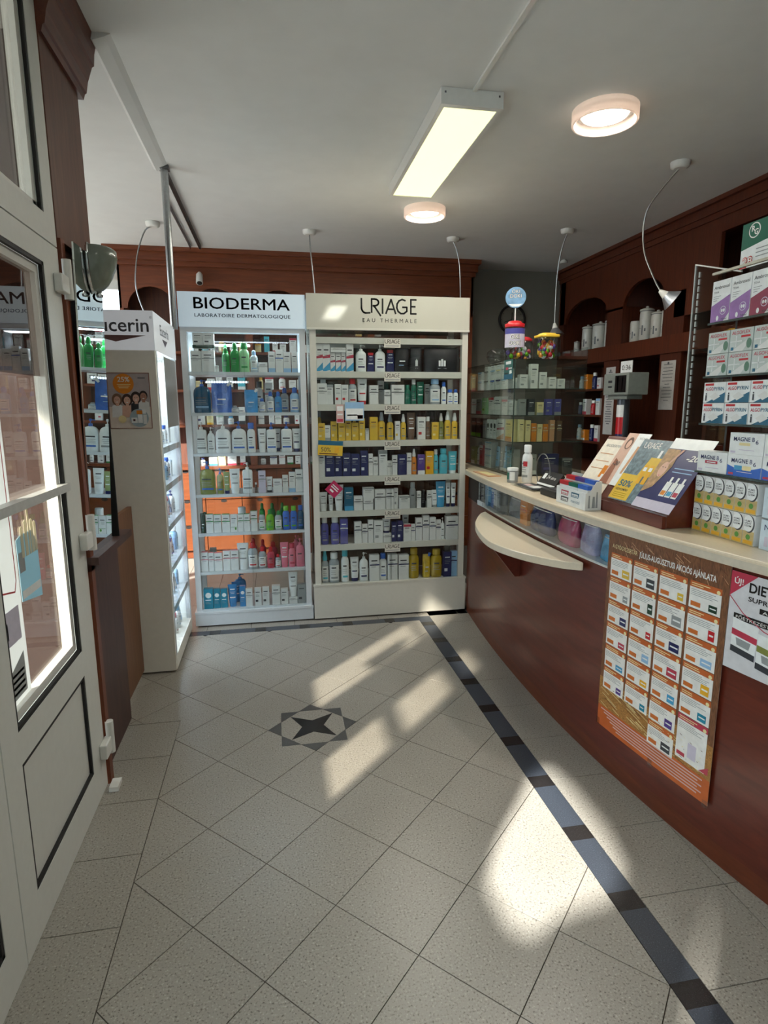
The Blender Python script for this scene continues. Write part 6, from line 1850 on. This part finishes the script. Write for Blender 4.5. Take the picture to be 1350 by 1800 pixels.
# sweets jars on top
ZG = GZ + .0055
def candy_fill(mb, r, z0, z1, n_, seed, square=False):
    rnd = random.Random(seed)
    cols = ['orange', 'purple', 'rose', 'amber', 'white', 'bark', 'lime', 'red']
    for k in range(n_):
        a = rnd.uniform(0, 2 * math.pi); q = (r - .016) * math.sqrt(rnd.random())
        x, y, z = q * math.cos(a), q * math.sin(a), rnd.uniform(z0 + .014, z1)
        mb.loft([(-.015, .005, .005, 2), (-.008, .014, .014, 2), (.006, .014, .014, 2), (.015, .005, .005, 2)], C(rnd.choice(cols)), 7, (x, y, z))
        if k % 3 == 0: mb.tube([(x, y, z), (x + rnd.uniform(-.02, .02), y + rnd.uniform(-.02, .02), z + .035)], .0016, C('white'), 5)
JG = thin_glass('jar_plastic', (232, 236, 236), 1.2)
def candy_jar(x, y, r, h, lid, label, e=2.0, logo=False, n_=60, fill=.6, seed=1):
    mb = MB(); mb.loft([(0, r * .8, r * .8, e), (.008, r * .95, r * .95, e), (h * .25, r, r, e), (h * .75, r, r, e), (h * .86, r * .8, r * .8, e), (h * .9, r * .76, r * .76, e)], JG, 24)
    o = thing(mb, 'candy_jar'); o.location = (x, y, ZG); tag(o, label, 'jar', 'candy jars on the glass showcase')
    ld = MB(); ld.loft([(h * .84, r * .92, r * .92, e), (h * .92, r * .96, r * .96, e), (h * .95, r * .7, r * .7, e), (h * .99, r * .6, r * .6, e), (h, r * .45, r * .45, e)], C(lid), 20); part(ld, 'lid', o)
    cf = MB(); candy_fill(cf, r * .9, .006, h * fill, n_, seed); sf = part(cf, 'sweets', o); sf['kind'] = 'stuff'
    if logo:
        lb = MB(); mid = math.pi * 1.4; lb.arc([(h * .66, r * 1.005, r * 1.005, e), (h * .80, r * 1.005, r * 1.005, e)], C('violet'), mid - 1.2, mid + 1.2, 14); lb.arc([(h * .32, r * 1.003, r * 1.003, e), (h * .66, r * 1.003, r * 1.003, e)], C('lilac'), mid - 1.2, mid + 1.2, 14)
        for (t_, z_) in (('OKI', h * .53), ('DOKI', h * .38)):
            for bd, rr, cc in ((.06, 1.015, BLACK_TXT), (.01, 1.025, WHITE_INK)):
                vs_, fs_, w_ = text_polys(t_, bd); s_ = .075 / w_ * (1.0 if t_ == 'DOKI' else .8)
                lb.add([(rr * r * math.cos(mid + (vx - w_ / 2) * s_ / r), rr * r * math.sin(mid + (vx - w_ / 2) * s_ / r), z_ + vy * s_ * 1.1) for vx, vy in vs_], fs_, cc)
        part(lb, 'label', o)
    return o
jr = candy_jar(2.045, 1.50, .066, .245, 'red', 'tall round candy jar with red lid and blue label', logo=True, n_=22, fill=.28, seed=2)
candy_jar(2.20, 1.70, .058, .17, 'red', 'smaller candy jar with red lid behind the yellow-lidded jar', n_=34, seed=3)
candy_jar(2.245, 1.45, .074, .168, 'yellow', 'squat square candy jar with yellow lid full of lollipops', e=4.0, n_=75, fill=.68, seed=4)
lo = empty('lollipop_sign', (2.045, 1.50, ZG + .246), 'round blue lollipop sign on a white stick above the red-lidded jar', 'sign')
MB().tube([(2.045, 1.50, ZG + .246), (2.045, 1.50, 2.13)], .004, C('white'), 8).build('stick', lo)
nd = Vector((-.38, -.92, 0)).normalized(); rd = Vector((.92, -.38, 0)).normalized()
mb = MB(); mb.slab([(.064 * math.cos(2 * math.pi * i / 28), .064 * math.sin(2 * math.pi * i / 28)) for i in range(28)], (2.045, 1.50, 2.195), rd, (0, 0, 1), nd, .006, mat('lolly_blue', (120, 160, 196), .35, noise=.25, scale=25)); mb.build('disc', lo)
pm = MB(); fo = plane_fn(Vector((2.045, 1.50, 2.195)) + nd * .0067, rd, (0, 0, 1)); fo2 = plane_fn(Vector((2.045, 1.50, 2.195)) + nd * .0074, rd, (0, 0, 1))
add_text(pm, 'OKI', fo, 0, .026, .022, BLACK_TXT, align='C', bold=.05); add_text(pm, 'DOKI', fo, 0, -.002, .022, BLACK_TXT, align='C', bold=.05); add_text(pm, 'OKI', fo2, 0, .026, .022, WHITE_INK, align='C', bold=.0); add_text(pm, 'DOKI', fo2, 0, -.002, .022, WHITE_INK, align='C', bold=.0); poly(pm, fo, [(-.045, -.04), (.045, -.04), (.02, -.056), (-.02, -.056)], C('white')); pm.build('lettering', lo)
bw = MB(); bw.loft([(0, .03, .03, 2), (.02, .058, .058, 2), (.05, .072, .072, 2), (.085, .066, .066, 2), (.105, .04, .04, 2), (.11, .01, .01, 2)], JG, 24); o = thing(bw, 'glass_bowl'); o.location = (2.075, 1.88, ZG); tag(o, 'empty clear spherical plastic bowl beside the candy jars', 'bowl')
pm = MB(); pm.loft([(.05, .0735, .0735, 2), (.056, .0735, .0735, 2)], JG, 24, cap=False); part(pm, 'rim', o)

# ------------------------------------------------------------------ clear medicine stand at the right
ms = empty('medicine_stand', (2.12, -.7, ZT), 'tall clear acrylic medicine stand at the right end of counter', 'stand')
MX0, MX1, MY1, MY0 = 2.0, 2.22, -.318, -1.20
DP = Vector((.215, .525, 0)).normalized(); NP = Vector((-DP.y, DP.x, 0))
pn = MB(); pn.slab([(0, .0), (.567, 0), (.567, 1.053), (0, .91)], (2.128, -.310, ZT), DP, (0, 0, 1), NP, .004, ACRYL); pn.build('side_panel', ms)
AE = mat('acrylic_edge', (214, 220, 220), .12)
PB = Vector((2.128, -.310, ZT))
ee = MB(); ee.slab([(.564, 0), (.569, 0), (.569, 1.055), (.564, 1.053)], PB, DP, (0, 0, 1), NP, .005, AE); ee.slab([(0, .907), (.567, 1.050), (.567, 1.055), (0, .912)], PB, DP, (0, 0, 1), NP, .005, AE); ee.build('panel_edge', ms)
ee = MB()
for k in range(24): ee.slab([(.50, .32 + .029 * k), (.505, .32 + .029 * k), (.505, .342 + .029 * k), (.50, .342 + .029 * k)], PB - NP * .0005, DP, (0, 0, 1), NP, .0055, AE)
ee.slab([(0, 0), (.002, 0), (.002, .89), (0, .89)], PB - NP * .0005, DP, (0, 0, 1), NP, .006, STEEL)
ee.build('glue_seam', ms)
box('back_panel', MX1 - .004, MX1, MY0, MY1 - .005, ZT, ZT + .93, ACRYL, ms)
for z in (1.288, 1.458, 1.62, 1.80):
    s_ = box('shelf', MX0, MX1 - .005, MY0, MY1 - .005, z - .007, z, ACRYL, ms)
    MB().box(MX0 - .001, MX0 + .0005, MY0, MY1 - .005, z - .007, z, EDG).build('edge', s_)
box('top_bar', MX0, MX0 + .012, MY0, MY1 - .005, 1.958, 1.966, mat('bright_bar', (226, 222, 206), .1, metal=.6), ms)
box('price_rail', MX1 - .012, MX1 - .0045, MY0, MY1 - .006, 1.375, 1.405, C('red'), ms); box('price_slip', MX1 - .0135, MX1 - .0122, -.62, -.36, 1.38, 1.398, C('paper'), ms)
def med(name, y, z, w, h, d, m, label, group, art, x=2.005):
    mb = MB().box(0, d, -w / 2, w / 2, 0, h, m); o = thing(mb, name); o.location = (x, y - .034, z + .0005); tag(o, label, 'carton', group)
    pm = MB(); art(pm, lambda l=0.0: (lambda u, v: Vector((-.0006 - l, w / 2 - u, v))), w, h); part(pm, 'front_print', o)
    return o
PURP = mat('pack_lilac', (156, 116, 178), .35, noise=.12, scale=30); CRIM = mat('pack_crimson', (146, 60, 84), .35, noise=.1, scale=30)
def art_amb(col_):
    def f(pm, F, w, h):
        poly(pm, F(), [(0, 0), (w * .72, 0), (w, h * .18), (w, h * .62), (0, h * .40)], col_)
        add_text(pm, 'Ambroxol', F(.0004), w * .1, h * .80, h * .085, C('charcoal'), width=w * .82); add_text(pm, 'TEVA', F(.0004), w * .1, h * .70, h * .05, C('charcoal'), width=w * .28)
        for k in range(3): rect(pm, F(.0004), w * .1, h * (.62 - .05 * k), w * (.5 - .1 * k), h * (.632 - .05 * k), C('grey'))
        disc(pm, F(.0004), w * .68, h * .26, w * .17, C('lilac'), 18); disc(pm, F(.0007), w * .68, h * .26, w * .14, col_, 18); disc(pm, F(.001), w * .63, h * .26, w * .05, C('white'), 10, w * .07); disc(pm, F(.001), w * .74, h * .26, w * .05, C('white'), 10, w * .07)
        disc(pm, F(.0006), w * .4, h * .09, w * .07, C('white'), 12, w * .1); add_text(pm, '30ml', F(.0006), w * .6, h * .03, h * .05, C('charcoal'), width=w * .3)
    return f
for k in range(4):
    med('cough_syrup_carton', -.335 - .087 * k, 1.80, .084, .135, .05, C('white'), ['purple cough medicine carton nearest the acrylic edge on top row', 'second purple cough medicine carton on top row of medicine stand', 'crimson cough medicine carton on top row of medicine stand', 'fourth cough medicine carton on top row, cut by the frame'][k], 'cough medicine cartons', art_amb(PURP if k < 2 else CRIM))
def art_flex(pm, F, w, h):
    add_text(pm, 'ALGOFLEX', F(.0003), w * .08, h * .76, h * .15, C('rose'), width=w * .8, bold=.01); rect(pm, F(.0003), w * .5, h * .6, w * .9, h * .69, C('red'))
    poly(pm, F(), [(w * .05, 0), (w * .6, 0), (w * .95, h * .5), (w * .8, h * .5)], C('paper')); disc(pm, F(.0004), w * .86, h * .32, w * .11, mat('pack_dull_green', (92, 132, 112), .4), 14, h * .22); rect(pm, F(.0005), w * .04, h * .42, w * .55, h * .47, C('white')); rect(pm, F(.0005), w * .28, h * .2, w * .32, h * .7, C('white')); rect(pm, F(.0003), w * .08, h * .06, w * .2, h * .2, C('petrol'))
PG = mat('pack_silver_green', (196, 206, 202), .3, noise=.06)
def art_pyr(pm, F, w, h):
    rect(pm, F(.0003), w * .06, h * .84, w * .46, h * .95, C('red')); add_text(pm, 'ALGO', F(.0003), w * .08, h * .60, h * .17, C('rose'), width=w * .38, bold=.015); add_text(pm, 'PYRIN', F(.0003), w * .48, h * .60, h * .17, C('petrol'), width=w * .46, bold=.015)
    poly(pm, F(), [(w * .15, 0), (w, 0), (w, h * .5)], C('petrol')); poly(pm, F(.0003), [(w * .5, h * .1), (w * .8, h * .3), (w * .55, h * .5), (w * .3, h * .3)], C('paper')); rect(pm, F(.0005), w * .1, h * .1, w * .17, h * .38, C('charcoal')); disc(pm, F(.0006), w * .135, h * .44, w * .03, C('charcoal'), 10)
rows_ = ['bottom', 'top']
for r_ in range(2):
    for k in range(4):
        med('painkiller_carton', -.343 - .101 * k, 1.62 + .0735 * r_, .097, .072, .05, PG, 'silver green painkiller carton, %s from left in %s layer of second row' % (ORD[k], rows_[r_]), 'silver green painkiller cartons', art_flex)
        med('painkiller_carton', -.345 - .106 * k, 1.458 + .0705 * r_, .102, .069, .05, C('white'), 'white and petrol painkiller carton, %s from left in %s layer of third row' % (ORD[k], rows_[r_]), 'white and petrol painkiller cartons', art_pyr)
def art_mag(v_):
    def f(pm, F, w, h):
        add_text(pm, 'MAGNE B', F(.0003), w * .12, h * .62, h * .2, C('navy'), width=w * .62, bold=.01); add_text(pm, '6', F(.0003), w * .77, h * .52, h * .2, C('navy'), width=w * .08)
        if v_ == 0: rect(pm, F(.0003), w * .28, h * .42, w * .7, h * .56, C('rose')); rect(pm, F(.0006), w * .34, h * .46, w * .64, h * .51, C('white'))
        elif v_ == 1: rect(pm, F(.0003), w * .3, h * .42, w * .62, h * .55, C('cream'))
        else: poly(pm, F(), [(0, 0), (w, 0), (w, h * .5), (w * .6, h * .3), (w * .3, h * .34), (0, h * .5)], C('blue')); rect(pm, F(.0004), w * .22, h * .3, w * .45, h * .5, C('cyan')); rect(pm, F(.0004), w * .47, h * .3, w * .72, h * .5, C('cream'))
        rect(pm, F(.0003), w * .3, h * .2, w * .75, h * .23, C('lilac')); rect(pm, F(.0003), w * .05, h * .05, w * .2, h * .15, C('rose') if v_ == 2 else C('lilac'))
    return f
med('vitamin_carton', -.364, 1.288, .142, .072, .055, C('white'), 'white vitamin carton with crimson bar, leftmost of fourth row', 'vitamin cartons', art_mag(0))
med('vitamin_carton', -.510, 1.288, .143, .072, .055, C('white'), 'white vitamin carton with blue wave, beside the crimson-barred one', 'vitamin cartons', art_mag(2))
med('vitamin_carton', -.656, 1.288, .143, .072, .055, C('white'), 'second blue wave vitamin carton, cut by the right frame edge', 'vitamin cartons', art_mag(2))
med('vitamin_carton', -.511, 1.3605, .143, .070, .055, C('white'), 'white vitamin carton with cream bar stacked on the blue wave one', 'vitamin cartons', art_mag(1))
med('vitamin_carton', -.657, 1.3605, .143, .070, .055, C('white'), 'upper white vitamin carton cut by the right frame edge', 'vitamin cartons', art_mag(1))
GOLD = mat('pack_gold', (200, 178, 122), .35, noise=.15, scale=40)
def art_spray(pm, F, w, h):
    rect(pm, F(), 0, 0, w, h * .46, GOLD); rect(pm, F(.0003), w * .1, h * .04, w * .9, h * .16, C('amber')); disc(pm, F(.0004), w * .5, h * .27, w * .2, C('leaf'), 14, h * .09)
    poly(pm, F(.0002), [(0, h * .46), (w, h * .40), (w, h * .46)], GOLD)
    disc(pm, F(.0004), w * .54, h * .70, w * .46, C('charcoal'), 22, h * .29); disc(pm, F(.0007), w * .45, h * .715, w * .44, C('white'), 22, h * .27)
    for k, t_ in enumerate(('HUMO', 'SPRAY', 'SZEM')): add_text(pm, t_, F(.001), w * .12, h * (.77 - .08 * k), h * .06, C('charcoal'), width=w * .6, bold=.01)
for r_ in range(2):
    for k in range(6):
        med('eye_spray_carton', -.318 - .048 * k, ZT + .1015 * r_, .0465, .0995, .045, C('paper'), 'golden eye spray carton, %s from left in %s layer of the bottom row' % (ORD[k], rows_[r_]), 'golden eye spray cartons', art_spray)
def art_no(pm, F, w, h):
    add_text(pm, 'Normaflore', F(.0003), w * .08, h * .66, h * .2, C('navy'), width=w * .84); rect(pm, F(.0003), w * .1, h * .12, w * .18, h * .45, C('lilac')); rect(pm, F(.0003), w * .22, h * .12, w * .28, h * .4, C('lilac'))
    for k in range(3): rect(pm, F(.0003), w * .4, h * (.4 - .1 * k), w * .9, h * (.43 - .1 * k), C('grey'))
for r_ in range(2):
    med('probiotic_carton', -.70, ZT + .1015 * r_, .19, .095, .05, mat('pack_paleblue', (206, 222, 234), .35), '%s pale blue carton right of the golden spray cartons' % ('lower', 'upper')[r_], 'pale blue cartons', art_no)
bn = MB().box(0, .002, -.24, .24, 0, .14, C('white')); o = thing(bn, 'price_banner'); o.location = (2.06, -.615, 1.968); tag(o, 'green and white medicine price banner on top of acrylic stand', 'banner')
pm = MB(); fb0 = lambda l=0.0: (lambda u, v: Vector((-.0006 - l, .24 - u, v)))
poly(pm, fb0(), [(.0, .058), (.10, .072), (.25, .078), (.48, .08), (.48, .14), (0, .14)], C('emerald')); disc(pm, fb0(.0004), .052, .112, .024, WHITE_INK, 24); disc(pm, fb0(.0007), .052, .112, .0205, C('emerald'), 24); add_text(pm, 'R', fb0(.001), .040, .110, .017, WHITE_INK, bold=.03); add_text(pm, 'G', fb0(.001), .052, .098, .017, WHITE_INK, bold=.03); add_text(pm, 'Cavinton', fb0(.0004), .105, .105, .026, WHITE_INK, width=.2, bold=.02); add_text(pm, '10 mg', fb0(.0004), .11, .085, .012, WHITE_INK, width=.06)
for k in range(3): rect(pm, fb0(.0004), .065, .05 - .012 * k, .2, .053 - .012 * k, C('grey'))
poly(pm, fb0(.0004), [(0, .006), (.03, .022), (.03, .0), (0, .0)], C('red')); part(pm, 'print', o)
pm = MB(); add_text(pm, '28', fb0(.0012), .012, .008, .026, C('red'), width=.042, bold=.05); add_text(pm, '28', fb0(.0016), .014, .009, .024, WHITE_INK, width=.038, bold=.0); part(pm, 'price', o)
sb = MB(); sb.tube([(2.064, -.41, 1.935), (2.064, -.41, 2.0)], .006, ACRYL, 8); sb.tube([(2.064, -.8, 1.935), (2.064, -.8, 2.0)], .006, ACRYL, 8); part(MB().box(.002, .006, -.2, .2, -.033, .05, ACRYL), 'holder', o)
